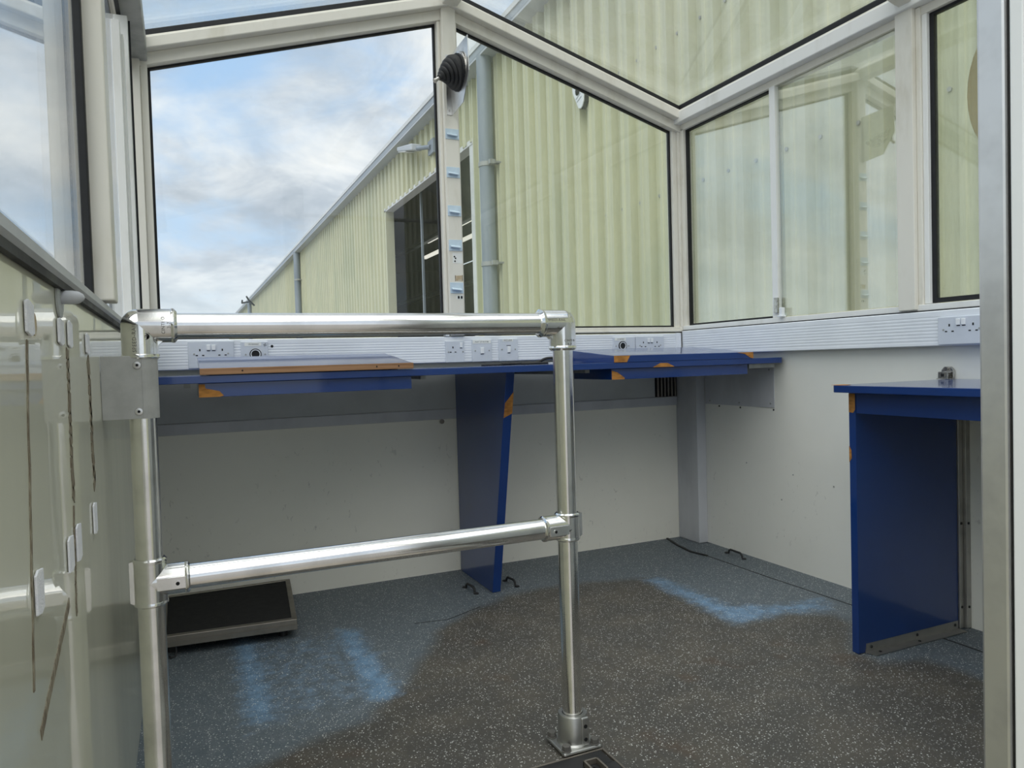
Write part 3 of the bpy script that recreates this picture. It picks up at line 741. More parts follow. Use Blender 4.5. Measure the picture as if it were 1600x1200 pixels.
# ================================================================== RAILING
RY, XP0, XP1, ZT, ZM_ = 1.583, -.073, .842, 1.039, .545
rl = empty('guard_railing', (.385, RY, 0)); tag(rl, 'tubular aluminium guard railing with elbow and tee fittings', 'railing')
TR, FR = .0243, .0325
MB().cyl((XP0, RY, -.5), (XP0, RY, ZT), TR, 48).build('post', 'alu_post', rl, smooth=40)
MB().cyl((XP1, RY, .02), (XP1, RY, ZT), TR, 48).build('post', 'alu_post', rl, smooth=40)
MB().cyl((XP0, RY, ZT), (XP1, RY, ZT), TR, 48).build('top_rail', 'alu_rail', rl, smooth=40)
MB().cyl((XP0, RY, ZM_), (XP1, RY, ZM_), TR, 48).build('middle_rail', 'alu_rail', rl, smooth=40)
def elbow(x, s):
    mb = MB(); n = 40; L = .066
    mb.cyl((x, RY, ZT - L + .006), (x, RY, ZT), FR, n)
    mb.cyl((x, RY, ZT), (x + s * (L - .006), RY, ZT), FR, n)
    mb.sphere((x, RY, ZT), FR, 40)
    mb.lathe([(TR + .0004, .0), (TR + .0035, .0), (FR + .001, .005), (FR + .001, .009), (FR, .011)], (x, RY, ZT - L), (0, 0, 1), n)
    mb.lathe([(TR + .0004, .0), (TR + .0035, .0), (FR + .001, .005), (FR + .001, .009), (FR, .011)], (x + s * L, RY, ZT), (-s, 0, 0), n)
    # web in the inner corner
    mb.prism([(x + s * .02, RY - .011, ZT - .05), (x + s * .05, RY - .011, ZT - .02), (x + s * .02, RY - .011, ZT - .02)], (0, .022, 0))
    return mb.build('elbow', 'alu_fitting', rl, smooth=35)
el = elbow(XP0, 1); er = elbow(XP1, -1)
YT = RY - FR - .0002
def curved_text(name, s, size, centre, xdir, axis, parent):
    """raised lettering wrapped on a cylinder of radius FR whose axis is 'x' or 'z'"""
    o = text_mesh(name, s, size, basis(xdir, (0, 0, 1) if abs(xdir[0]) > .5 else (-1, 0, 0), centre), 'print_metal', parent, .0009, 1.1)
    me = o.data
    for v in me.vertices:
        off = v.co.z if axis == 'x' else v.co.x
        base = (centre[2] - ZT) if axis == 'x' else (centre[0] - (XP0 if centre[0] < .4 else XP1))
        q = off + base; r = FR - .0004
        ang = max(-1.4, min(1.4, q / r))
        depth = -v.co.y
        rr = r + max(depth, 0)
        if axis == 'x':
            v.co.z = rr * math.sin(ang) - base
        else:
            v.co.x = rr * math.sin(ang) - base
        v.co.y = -(rr * math.cos(ang)) + (RY - centre[1])
    return o
curved_text('lettering', 'SPEED-RAIL', .0100, (XP0 - .008, RY, ZT - .024), (0, 0, 1), 'z', el)
curved_text('lettering', 'SPEED-RAIL', .0085, (XP1 - .030, RY, ZT + .006), (1, 0, 0), 'x', er)
curved_text('lettering', 'CINTI O', .0085, (XP0 + .042, RY, ZT - .001), (0, 0, 1), 'x', el)
curved_text('lettering', '3-7', .0085, (XP0 + .052, RY, ZT - .001), (0, 0, 1), 'x', el)
curved_text('lettering', 'CINTI O', .0075, (XP1 + .004, RY, ZT - .043), (1, 0, 0), 'z', er)
curved_text('lettering', '3-7', .0085, (XP1 + .002, RY, ZT - .052), (1, 0, 0), 'z', er)
for (cx_, cz_, par) in ((XP0 + .012, ZT - .022, el), (XP1 - .022, ZT - .009, er)):
    MB().lathe([(.0062, 0), (.0062, .001), (.0052, .001), (.0052, 0)], (cx_, YT + .0028, cz_), (0, -1, 0), 20).box(cx_ - .0026, cx_ - .0014, YT + .0016, YT + .0028, cz_ - .003, cz_ + .003).box(cx_ - .0006, cx_ + .0024, YT + .0016, YT + .0028, cz_ + .0006, cz_ + .003).build('emblem', 'print_metal', par)
def tee(x, s, half):
    FR = .0298
    mb = MB()
    mb.cyl((x, RY, ZM_ - half + .003), (x, RY, ZM_ + half - .003), FR, 40)
    mb.cyl((x, RY, ZM_), (x + s * .067, RY, ZM_), FR, 40)
    for zz, dr in ((ZM_ - half, 1), (ZM_ + half, -1)):
        mb.lathe([(TR + .0004, 0), (TR + .003, 0), (FR + .0008, .003), (FR + .0008, .007), (FR, .009)], (x, RY, zz), (0, 0, dr), 40)
    mb.lathe([(TR + .0004, 0), (TR + .003, 0), (FR + .0010, .003), (FR + .0010, .007), (FR, .009)], (x + s * .070, RY, ZM_), (-s, 0, 0), 40)
    # flat boss that carries the set screw, and the rib on the outside
    xs = sorted((x + s * .012, x + s * .062)); mb.box(xs[0], xs[1], RY - FR - .003, RY - FR + .012, ZM_ - .013, ZM_ + .009)
    mb.prism([(x - s * .020, RY - .010, ZM_ - half + .002), (x - s * (FR + .006), RY - .010, ZM_ - half + .010), (x - s * (FR + .006), RY - .010, ZM_ + half - .004), (x - s * .020, RY - .010, ZM_ + half)], (0, .020, 0))
    o = mb.build('tee', 'alu_fitting', rl, smooth=35)
    MB().lathe([(.0058, 0), (.0058, .0012), (.0036, .0012), (.0036, .0002)], (x + s * .048, RY - FR - .0031, ZM_ - .003), (0, -1, 0), 16).build('screw_rim', 'alu_fitting', o, smooth=40)
    MB().cyl((x + s * .048, RY - FR - .0031, ZM_ - .003), (x + s * .048, RY - FR - .0036, ZM_ - .003), .0036, 12).build('set_screw', 'hole_black', o)
    return o
tee(XP0, 1, .046); tee(XP1, -1, .034)
# floor flange
fg = MB().box(.790, .894, 1.531, 1.635, .0065, .0145).build('floor_flange', 'alu_cast', rl, .004)
MB().lathe([(.040, 0), (.037, .004), (.0365, .068), (.0345, .071), (.0255, .071), (.0255, .06)], (XP1, RY, .0145), (0, 0, 1), 40).build('socket', 'alu_cast', fg, smooth=35)
box(XP1 + .004, XP1 + .024, RY - .0395, RY - .030, .0146, .083).build('set_screw_boss', 'alu_cast', fg, .003)
for z in (.030, .062): MB().cyl((XP1 + .014, RY - .0392, z), (XP1 + .014, RY - .0405, z), .0048, 12).build('set_screw', 'hole_black', fg)
for (x, y) in ((.803, 1.545), (.881, 1.545), (.803, 1.621), (.881, 1.621)):
    MB().cyl((x, y, .0146), (x, y, .0168), .0125, 16).cyl((x, y, .0168), (x, y, .028), .0108, 6).build('bolt', 'print_metal', fg, .001)
# fixing plate on the left post
fp = MB().box(-.1395, XP0 + .002, 1.5535, 1.5565, .862, .981).build('fixing_plate', 'plate_grey', rl, .0008)
nseg = 8
mb = MB()
for k in range(nseg):
    a0 = math.pi / 2 * k / nseg * .75; a1 = math.pi / 2 * (k + 1) / nseg * .75
    q = [(XP0 + .002 + math.sin(a) * r, RY - math.cos(a) * r) for a, r in ((a0, .0265), (a1, .0265), (a1, .0295), (a0, .0295))]
    mb.prism([(x, y, .862) for x, y in q], (0, 0, .119))
mb.build('fixing_plate_lip', 'plate_grey', rl, smooth=30)
for z in (.9635, .876):
    rv = MB().lathe([(.0072, 0), (.0066, .002), (.003, .0026), (.003, .0012)], (-.0785, 1.5533, z), (0, -1, 0), 18).build('rivet', 'alu_plate', fp, smooth=40)
    MB().cyl((-.0785, 1.5505, z), (-.0785, 1.5502, z), .0026, 10).build('rivet_hole', 'hole_black', rv)

# ================================================================== WORKTOPS
YD = 2.46
wt = empty('worktop', (1.1, 2.8, 0)); tag(wt, 'long blue laminate worktop along the back wall on a tapered leg', 'worktop')
tp = []
for k in range(9):
    a = math.pi / 2 * k / 8; tp.append((2.38 - .0 + .026 * math.sin(a), YD + .03 - .03 * math.cos(a)))
MB().prism([(XL + .005, YD, .910), (2.374, YD, .910)] + [(x, y, .910) for x, y in tp[1:]] + [(2.406, 3.134, .910), (XL + .005, 3.134, .910)], (0, 0, .024)).build('top', 'blue_laminate', wt, .0015)
sup = MB().prism([(1.128, 2.79, .001), (1.128, 3.166, .001), (1.128, 3.166, .9095), (1.128, 2.585, .9095)], (.036, 0, 0)).build('support_panel', 'blue_laminate', wt, .0012)
def lerp_front(z): return 2.79 + (2.585 - 2.79) * z / .9095
MB().prism([(1.1645, lerp_front(.833) - .0006, .833), (1.1645, lerp_front(.748) - .0006, .748), (1.129, lerp_front(.731) - .0006, .731), (1.131, lerp_front(.79) - .0006, .79), (1.146, lerp_front(.808) - .0006, .808)], (0, -.001, 0)).build('bare_wood_patch', 'bare_wood', sup)
for (x0, x1, z0, z1) in ((.042, .722, .866, .9095), (1.530, 2.210, .867, .9095)):
    kb = MB().box(x0, x1, 2.476, 2.78, z0, z1).build('tray_box', 'blue_laminate', wt, .001)
    chip = [(.0425, .9072), (.0601, .9068), (.0615, .8938), (.1018, .8841), (.1143, .8695), (.101, .8662), (.0425, .8662)] if x0 < 1 else [(1.531, .9029), (1.5577, .8947), (1.5896, .8735), (1.5894, .8672), (1.531, .8672)]
    MB().prism([(x, 2.4758, z) for x, z in chip], (0, -.001, 0)).build('bare_wood_patch', 'bare_wood', kb)
MB().prism([(x, YD - .0004, z) for x, z in [(1.7131, .9105), (1.7506, .9270), (1.7847, .9261), (1.8187, .9105)]], (0, -.001, 0)).build('bare_wood_patch', 'bare_wood', wt)
box(2.24, 2.385, 2.50, 2.53, .890, .9095).build('end_bracket', 'grey_steel', wt, .001)
for k, x in enumerate((.0, .78, 1.32, 1.46)): box(x, x + .02, 2.56, 3.12, .895, .9095).build('batten', 'grey_steel', wt)

def slope(name, x0, x1, zf, zb, yb, label, front):
    t_ = empty(name, ((x0 + x1) / 2, 2.65, .934)); tag(t_, label, 'writing slope', 'sloped boards on the long blue worktop')
    return t_
sl = slope('writing_slope', .047, .724, .955, .996, 2.833, 'thin blue sloped board with a bare brown plywood front edge', 0)
MB().prism([(.047, YD - .001, .9372), (.047, 2.833, .978), (.047, 2.833, .996), (.047, YD - .001, .9555)], (.677, 0, 0)).build('board', 'blue_laminate', sl, .001)
MB().prism([(.0465, YD - .0075, .9358), (.7245, YD - .0075, .9358), (.7245, YD - .0075, .9560), (.0465, YD - .0075, .9560)], (0, .006, 0)).build('plywood_edge', 'plywood_edge', sl, .0015)
for x in (.17, .596, .672): MB().cyl((x, YD - .0076, .946), (x, YD - .0085, .946), .0028, 8).build('nail_hole', 'hole_black', sl)
MB().prism([(.075, 2.55, .9342), (.075, 2.82, .9342), (.075, 2.82, .976), (.075, 2.55, .9462)], (.62, 0, 0)).build('wedge_block', 'blue_laminate', sl)
sr = slope('writing_slope', 1.531, 2.226, .961, .994, 2.86, 'thick blue wedge-shaped sloped board with chipped corners', 1)
MB().prism([(1.531, YD - .002, .9342), (1.531, 2.86, .9342), (1.531, 2.86, .994), (1.531, YD - .002, .9605)], (.695, 0, 0)).build('board', 'blue_laminate', sr, .001)
MB().prism([(x, YD - .0024, z) for x, z in [(1.5318, .9602), (1.6061, .9600), (1.5905, .9345), (1.5318, .9345)]], (0, -.001, 0)).build('bare_wood_patch', 'bare_wood', sr)
MB().prism([(x, YD - .0024, z) for x, z in [(2.139, .9600), (2.2262, .9604), (2.2262, .9345), (2.2111, .9363), (2.1802, .9534)]], (0, -.001, 0)).build('bare_wood_patch', 'bare_wood', sr)

# side desk on the right wall
sd = empty('side_desk', (2.15, 1.2, 0)); tag(sd, 'blue side desk on the right wall with a panel leg', 'desk')
MB().prism([(1.851, .56, .824), (1.851, 1.690, .824), (1.860, 1.700, .824), (XR - .002, 1.700, .824), (XR - .002, .56, .824)], (0, 0, .0225)).build('top', 'blue_laminate', sd, .0015)
MB().prism([(1.8505, 1.6995, .8468), (1.905, 1.700, .8468), (1.895, 1.665, .8468), (1.866, 1.655, .8468), (1.8505, 1.664, .8468)], (0, 0, .0007)).build('bare_wood_patch', 'bare_wood', sd)
box(1.901, 1.920, .58, 1.6515, .758, .8238).build('apron', 'blue_laminate', sd, .001)
pn = box(1.899, 2.366, 1.652, 1.677, .002, .8238).build('end_panel', 'blue_laminate', sd, .001)
MB().prism([(1.8986, y, z) for y, z in [(1.676, .819), (1.653, .8197), (1.653, .77), (1.660, .7596), (1.676, .7609)]], (-.001, 0, 0)).build('bare_wood_patch', 'bare_wood', pn)
MB().prism([(1.8986, y, z) for y, z in [(1.6768, .6543), (1.669, .643), (1.668, .6168), (1.6768, .6042)]], (-.001, 0, 0)).build('bare_wood_patch', 'bare_wood', pn)
an = MB().prism([(1.925, 1.6515, .002), (2.362, 1.6515, .002), (2.362, 1.6515, .030), (1.930, 1.6515, .030)], (0, -.002, 0)).prism([(1.925, 1.6495, .002), (2.362, 1.6495, .002), (2.362, 1.6175, .002), (1.937, 1.6175, .002)], (0, 0, .002)).build('foot_angle', 'alu_angle', sd)
for x in (1.95, 2.16, 2.345): MB().lathe([(.005, 0), (.0045, .002), (.001, .0028)], (x, 1.6494, .018), (0, -1, 0), 12).build('rivet', 'rubber_black', an)
for x in (1.97, 2.15): MB().lathe([(.005, 0), (.0045, .0015), (.001, .002)], (x, 1.633, .0041), (0, 0, 1), 12).build('rivet', 'rubber_black', an)
ch = MB().box(2.3665, 2.388, 1.646, 1.676, .002, .8238).box(2.3885, XR - .001, 1.636, 1.676, .002, .8238).build('wall_channel', 'alu_angle', sd, .0015)
for (x, y) in ((2.377, 1.6458), (2.399, 1.6358)):
    for z in (.075, .36): MB().cyl((x, y, z), (x, y - .0015, z), .0045, 12).build('rivet', 'rubber_black', ch)

# chrome clasp on the side desk
ck = empty('spring_clasp', (2.40, 1.70, .847)); tag(ck, 'small chrome spring clasp standing on the side desk by the wall', 'clasp')
box(2.372, 2.408, 1.684, 1.726, .8472, .8495).build('base', 'chrome', ck, .0006)
MB().prism([(2.398, 1.684, .8497), (2.398, 1.726, .8497), (2.398, 1.726, .878), (2.398, 1.716, .889), (2.398, 1.694, .889), (2.398, 1.684, .878)], (.010, 0, 0)).build('back', 'chrome', ck, .001)
MB().cyl((2.397, 1.705, .882), (2.391, 1.705, .882), .006, 14).build('screw', 'chrome', ck, smooth=40)
MB().box(2.374, 2.379, 1.688, 1.722, .8497, .870).box(2.374, 2.397, 1.688, 1.722, .868, .872).build('hook', 'chrome', ck, .001)
box(2.3735, 2.3738, 1.700, 1.711, .855, .865).build('slot', 'hole_black', ck)

# ================================================================== TRUNKING AND SOCKETS
YTk = 3.135
def ribs(z0, z1, d, n):
    pts = [(0.0, z0), (d - .004, z0), (d, z0 + .003), (d, z0 + .012)]
    a, b_ = z0 + .014, z1 - .014; st_ = (b_ - a) / n
    for k in range(n):
        zz = a + k * st_
        pts += [(d - .0006, zz + st_ * .08), (d - .0006, zz + st_ * .38), (d, zz + st_ * .5), (d, zz + st_ * .95)]
    pts += [(d, z1 - .012), (d, z1 - .003), (d - .004, z1), (0.0, z1)]
    return pts
tk = empty('cable_trunking', (1.1, YTk, .952)); tag(tk, 'white ribbed cable trunking along the back wall above the worktop', 'trunking')
pr = ribs(.953, 1.070, YB - YTk, 8)
MB().prism([(XL + .005, YB - .0005 - d, z) for d, z in pr], (2.328 - XL - .005, 0, 0)).build('cover', 'white_pvc', tk)
box(2.3285, 2.362, YTk - .004, YB - .0005, .952, 1.072).build('corner_cover', 'white_pvc', tk, .003)
MB().cyl((.334, YTk + .0002, 1.040), (.334, YTk - .0015, 1.040), .0055, 14).build('cable_hole', 'hole_black', tk)
tk2 = empty('cable_trunking', (2.38, 1.8, .958)); tag(tk2, 'white ribbed cable trunking along the right wall', 'trunking')
pr = ribs(.960, 1.082, .042, 8)
MB().prism([(XR - .0005 - d, YF + .01, z) for d, z in pr], (0, 3.134 - YF - .01, 0)).build('cover', 'white_pvc', tk2)

def on(face, u, v, d):
    """point on a socket face: u right, v up, d out of the wall; face = ('back', y) or ('right', x)"""
    return (u, face[1] - d, v) if face[0] == 'back' else (face[1] - d, u, v)
def fbox(face, u0, u1, v0, v1, d0, d1):
    if face[0] == 'back': return MB().box(u0, u1, face[1] - d0, face[1] - d1, v0, v1)
    return MB().box(face[1] - d0, face[1] - d1, u0, u1, v0, v1)
def plate(name, face, u0, u1, v0, v1, label, cat, group=None):
    e_ = empty(name, on(face, (u0 + u1) / 2, v0, 0)); tag(e_, label, cat, group)
    fbox(face, u0, u1, v0, v1, .0003, .009).build('faceplate', 'socket_plastic', e_, .0025)
    return e_
def screws(e_, face, us, v):
    for u in us: MB().cyl(on(face, u, v, .0091), on(face, u, v, .0105), .0034, 12).build('screw', 'grey_steel', e_)
def rocker(e_, face, u, v, wd=.014, h=.021):
    o = fbox(face, u - wd / 2, u + wd / 2, v - h / 2, v + h / 2, .0091, .0135).build('switch', 'switch_plastic', e_, .0015)
    fbox(face, u - wd / 2 + .001, u + wd / 2 - .001, v - h / 2 - .0035, v - h / 2 - .0006, .0091, .0096).build('switch_gap', 'print_dark', e_)
def pins(e_, face, u, v):
    fbox(face, u - .0025, u + .0025, v + .004, v + .0125, .0091, .0096).build('pin_hole', 'hole_black', e_)
    for du in (-.0115, .0115): fbox(face, u + du - .004, u + du + .004, v - .0145, v - .0105, .0091, .0096).build('pin_hole', 'hole_black', e_)
FB = ('back', YTk); FRt = ('right', XR - .0425)
def double(face, u0, u1, v0, v1, label):
    e_ = plate('double_socket', face, u0, u1, v0, v1, label, 'socket', 'double mains sockets on the trunking')
    s = 1 if face[0] == 'back' else -1
    c_ = (u0 + u1) / 2; vm = (v0 + v1) / 2 + .006
    for k in (-1, 1): pins(e_, face, c_ + k * .041, vm + .004); rocker(e_, face, c_ + k * .0095, vm + .022)
    screws(e_, face, (c_ - .062, c_ + .062), vm - .003)
    return e_
double(FB, .020, .188, .958, 1.064, 'double mains socket partly behind the thin sloped board')
double(FB, 2.080, 2.250, .958, 1.058, 'double mains socket in the back right corner above the wedge-shaped board')
double(FRt, 1.545, 1.711, .964, 1.058, 'double mains socket on the right wall beside the metal door post')
e_ = plate('single_socket', FB, 1.073, 1.163, .953, 1.050, 'single mains socket with one switch below the central mullion', 'socket')
pins(e_, FB, 1.108, 1.012); rocker(e_, FB, 1.147, 1.030, .012, .022); screws(e_, FB, (1.086, 1.155), 1.000)
e_ = plate('wall_switch', FB, 1.200, 1.297, .953, 1.054, 'square wall switch with a white paper label above the rocker', 'switch', 'wall switches on the trunking')
fbox(FB, 1.203, 1.292, 1.036, 1.0525, .0092, .0097).build('paper_label', 'label_paper', e_)
text_mesh('lettering', 'MAST UP MOTOR', .0085, FACE_BACK((1.2475, YTk - .0098, 1.043)), 'print_dark', e_, .0003)
rocker(e_, FB, 1.2485, 1.004, .018, .028); screws(e_, FB, (1.215, 1.283), 1.003)
e_ = plate('wall_switch', FB, 1.332, 1.429, .953, 1.056, 'grubby square wall switch nearest the right railing post', 'switch', 'wall switches on the trunking')
fbox(FB, 1.352, 1.404, 1.043, 1.0545, .0092, .0097).build('paper_label', 'label_paper', e_)
text_mesh('lettering', 'MAST LIGHT', .0075, FACE_BACK((1.378, YTk - .0098, 1.0485)), 'print_dark', e_, .0003)
fbox(FB, 1.370, 1.392, 1.0225, 1.0255, .0092, .0098).build('switch_gap', 'print_dark', e_)
rocker(e_, FB, 1.3815, 1.006, .016, .028); screws(e_, FB, (1.347, 1.414), 1.006)
def roundsock(u0, u1, v1, uc, vc, label, txt, tu):
    e_ = plate('round_socket', FB, u0, u1, .956, v1, label, 'socket', 'round black outlets on the trunking')
    MB().lathe([(.0225, 0), (.0225, .006), (.0195, .007), (.0195, .003)], on(FB, uc, vc, .0091), (0, -1, 0), 28).build('collar', 'gasket_black', e_, smooth=40)
    MB().lathe([(.0192, 0), (.0192, .006), (.0155, .006), (.0155, .002)], on(FB, uc, vc, .0092), (0, -1, 0), 28).build('chrome_ring', 'switch_plastic', e_, smooth=40)
    MB().cyl(on(FB, uc, vc, .0093), on(FB, uc, vc, .0105), .0153, 24).build('socket_well', 'hole_black', e_)
    screws(e_, FB, (uc - .037, uc + .037), vc - .001)
    fbox(FB, tu - .034, tu + .030, v1 - .018, v1 - .004, .0092, .0097).build('paper_label', 'label_paper', e_)
    text_mesh('lettering', txt, .0075, FACE_BACK((tu, YTk - .0098, v1 - .011)), 'print_dark', e_, .0003)
    return e_
r1 = roundsock(.214, .318, 1.060, .2685, 1.009, 'round black outlet left, partly behind the thin sloped board', '12V SOCKET', .262)
MB().tube([(.300, YTk - .0098, 1.046), (.309, YTk - .0098, 1.052), (.303, YTk - .0098, 1.041), (.312, YTk - .0098, 1.045)], .0008, 5).build('ink_scribble', 'print_dark', r1)
roundsock(1.948, 2.074, 1.056, 1.999, 1.012, 'round black outlet right, behind the wedge-shaped board', '12V SOCKET', 1.99)

# ================================================================== CLIPS AND GAITER ON THE MULLION
words = ['topmost', 'second from the top', 'third from the top', 'second from the bottom', 'lowest']
for k, (z0, z1) in enumerate(((1.945, 1.990), (1.775, 1.822), (1.605, 1.652), (1.451, 1.500), (1.262, 1.310))):
    u0 = 1.1015; u1 = 1.1645
    c_ = empty('cable_clip', (1.133, YB - .06, z0)); tag(c_, 'pale blue adhesive clip on the central mullion, %s of five' % words[k], 'clip', 'pale blue clips on the central mullion')
    box(u0, u1, YB - .0625, YB - .0602, z0, z1).build('backing', 'clip_blue', c_, .0006)
    MB().prism([(1.108, YB - .0626, z0 + .026), (1.108, YB - .0626, z0 + .018), (1.108, YB - .075, z0 + .013), (1.108, YB - .077, z0 + .017), (1.108, YB - .072, z0 + .021)], (.046, 0, -.004)).build('hook', 'clip_blue', c_, .0008)

ga = empty('gaiter_bracket', (1.137, 3.12, 2.05)); tag(ga, 'black rubber gaiter with metal rod on a polished plate bracket', 'bracket')
MB().prism([(1.1355, 3.119, 2.05), (1.1355, 2.976, 2.062), (1.1355, 2.899, 2.170), (1.1355, 2.906, 2.318), (1.1355, 3.119, 2.312)], (.003, 0, 0)).build('plate', 'alu_plate', ga, .0005)
box(1.112, 1.1353, 3.117, 3.1195, 2.05, 2.314).build('flange', 'alu_plate', ga, .0005)
for z in (2.07, 2.29): MB().cyl((1.124, 3.1168, z), (1.124, 3.114, z), .004, 10).build('screw', 'chrome', ga)
bc = Vector((1.1352, 3.015, 2.200)); bd = Vector((-1, -.02, -.10)).normalized()
MB().lathe([(.086, -.001), (.086, .004), (.078, .006)], bc, bd, 40).build('clamp_ring', 'chrome', ga, smooth=40)
MB().lathe([(.0775, .006), (.0775, .012), (.070, .014)], bc, bd, 40).build('base_seal', 'gasket_black', ga, smooth=40)
prof = [(.070, .014), (.073, .018), (.072, .032), (.064, .037)]
h = .037
for k in range(4):
    r2 = .061 - k * .0125
    prof += [(r2 - .007, h + .003), (r2 + .001, h + .006), (r2 - .001, h + .010), (r2 - .008, h + .013)]; h += .0125
prof += [(.013, h + .002), (.012, h + .008), (.009, h + .009)]
def boot_c(hh): return bc + Vector((-hh, -.12 * hh, -.10 * hh - 3.2 * hh * hh))
mb = MB(); nn = 36
for (r_, hh) in prof:
    c0 = boot_c(hh); dd = (boot_c(hh + .004) - c0).normalized(); a_ = dd.cross(Vector((0, 0, 1))).normalized(); b_ = dd.cross(a_)
    for i in range(nn): mb.v.append(tuple(c0 + (a_ * math.cos(2 * math.pi * i / nn) + b_ * math.sin(2 * math.pi * i / nn)) * r_))
for k in range(len(prof) - 1):
    for i in range(nn): mb.f.append((k * nn + i, k * nn + (i + 1) % nn, (k + 1) * nn + (i + 1) % nn, (k + 1) * nn + i))
mb.f += [tuple(range(nn)), tuple(range((len(prof) - 1) * nn, len(prof) * nn))]
mb.build('gaiter', 'rubber_black', ga, smooth=50)
tb = boot_c(h + .004); tipd = (boot_c(h + .03) - tb).normalized()
MB().cyl(tb, tb + tipd * .026, .0075, 14).cyl(tb + tipd * .026, tb + tipd * .033, .0095, 14).build('rod', 'chrome', ga, smooth=40)

# ================================================================== SMALL THINGS
# step platform under the worktop
spf = empty('step_platform', (.14, 2.92, 0)); tag(spf, 'low black-topped step platform with worn metal rim behind the left post', 'step')
q = [(-.105, 2.684), (.331, 2.648), (.373, 3.172), (-.105, 3.172)]
ins = [(-.085, 2.705), (.315, 2.672), (.353, 3.155), (-.088, 3.155)]
mb = MB()
for i in range(4):
    j = (i + 1) % 4
    mb.prism([(*q[i], .034), (*q[j], .034), (*ins[j], .034), (*ins[i], .034)], (0, 0, .038))
mb.build('rim', 'alu_worn', spf, .002)
MB().prism([(*p_, .045) for p_ in ins], (0, 0, .025)).build('mat', 'mat_black', spf)
MB().prism([(-.100, 2.682, .050), (.330, 2.6465, .050), (.330, 2.6445, .050), (-.100, 2.680, .050)], (0, 0, .004)).build('rim_bead', 'alu_worn', spf)
for (x, y) in ((-.07, 2.74), (.29, 2.71), (.33, 3.12), (-.07, 3.12)): MB().cyl((x, y, .001), (x, y, .034), .014, 14).build('foot', 'rubber_black', spf)
MB().tube([(-.058, 2.690, .036), (-.056, 2.684, .016), (-.060, 2.672, .006), (-.072, 2.668, .005), (-.078, 2.676, .006)], .003, 8).build('hook', 'rubber_black', spf)

# pull handles screwed to the floor
def handle(p0, p1, label):
    a = Vector((*p0, 0)); b_ = Vector((*p1, 0)); d = (b_ - a).normalized()
    e_ = empty('pull_handle', ((a.x + b_.x) / 2, (a.y + b_.y) / 2, 0)); tag(e_, label, 'handle', 'black pull handles on the floor hatches')
    pts = [a + Vector((0, 0, .004)) + d * .012, a + d * .016 + Vector((0, 0, .016)), a + d * .026 + Vector((0, 0, .023)), b_ - d * .026 + Vector((0, 0, .023)), b_ - d * .016 + Vector((0, 0, .016)), b_ + Vector((0, 0, .004)) - d * .012]
    MB().tube(pts, .0048, 8).build('grip', 'rubber_black', e_, smooth=50)
    for p_ in (a, b_): MB().lathe([(.011, 0), (.011, .003), (.007, .005)], (p_.x, p_.y, .0006), (0, 0, 1), 14).build('foot', 'rubber_black', e_, smooth=40)
handle((1.052, 2.915), (1.064, 2.811), 'black pull handle on the floor left of the tapered blue leg')
handle((1.238, 2.915), (1.250, 2.816), 'black pull handle on the floor right of the tapered blue leg')
handle((2.352, 2.800), (2.346, 2.676), 'black pull handle on the floor beside the right wall')

# cover plate on the right wall
cpv = empty('cover_plate', (XR, 2.77, .704)); tag(cpv, 'grey riveted cover plate on the right wall under the worktop end', 'cover plate')
box(XR - .0035, XR - .0005, 2.531, 3.008, .708, .908).build('sheet', 'pillar_grey', cpv, .0006)
for (y, z) in ((2.973, .7245), (2.7586, .7232), (2.5538, .7284), (2.56, .88)): MB().cyl((XR - .0036, y, z), (XR - .006, y, z), .004, 10).build('rivet', 'grey_steel', cpv)
for k, (y, z) in enumerate(((2.9057, .7005), (2.7546, .700), (2.5384, .699))):
    o = MB().cyl((XR - .0001, y, z), (XR - .0025, y, z), .004, 10).build('old_screw', 'rubber_black', wr)
for (y, z) in ((2.43, .42), (2.21, .40), (2.50, .30), (2.72, .44)): MB().cyl((XR - .0001, y, z), (XR - .0015, y, z), .0035, 8).build('old_screw', 'grey_steel', wr)

# vent grille under the worktop
vg = empty('vent_grille', (2.3, YB, .744)); tag(vg, 'dark vent grille under the worktop beside the grey pipe casing', 'vent')
box(2.222, 2.354, YB - .010, YB - .0045, .7445, .90).build('backing', 'hole_black', vg)
for k in range(6): box(2.228 + k * .0215, 2.238 + k * .0215, YB - .018, YB - .0102, .746, .90).build('slat', 'alu_worn', vg, .001)

# cables on the worktop
def wavy(pts, r, name, label):
    P = [Vector(p_) for p_ in pts]; out = []
    for k in range(len(P) - 1):
        p0, p1, p2, p3 = P[max(k - 1, 0)], P[k], P[k + 1], P[min(k + 2, len(P) - 1)]
        for s in range(6):
            u = s / 6
            out.append(.5 * ((2 * p1) + (-p0 + p2) * u + (2 * p0 - 5 * p1 + 4 * p2 - p3) * u * u + (-p0 + 3 * p1 - 3 * p2 + p3) * u ** 3))
    out.append(P[-1])
    o = MB().tube(out, r, 8).build(name, 'rubber_black', smooth=60); tag(o, label, 'cable', 'black cables on the worktop'); return o
wavy([(1.28, 2.98, .9405), (1.38, 2.95, .941), (1.43, 2.93, .943), (1.47, 2.92, .959), (1.52, 2.92, .958), (1.56, 2.93, .943), (1.62, 2.95, .941)], .006, 'cable', 'thick black cable looping up off the worktop behind the railing post')
c_ = wavy([(1.34, 2.90, .9395), (1.45, 2.88, .9400), (1.50, 2.875, .945), (1.53, 2.88, .955), (1.56, 2.88, .964), (1.60, 2.88, .966)], .005, 'cable', 'thin black cable with a white tag on the worktop')
box(1.455, 1.49, 2.850, 2.872, .9345, .9415).build('tag', 'switch_plastic', c_, .001)
wavy([(1.20, 3.02, .9375), (1.3, 3.00, .9378), (1.36, 3.02, .938), (1.40, 3.01, .939)], .0036, 'cable', 'flat black cable end lying on the worktop below the switches')
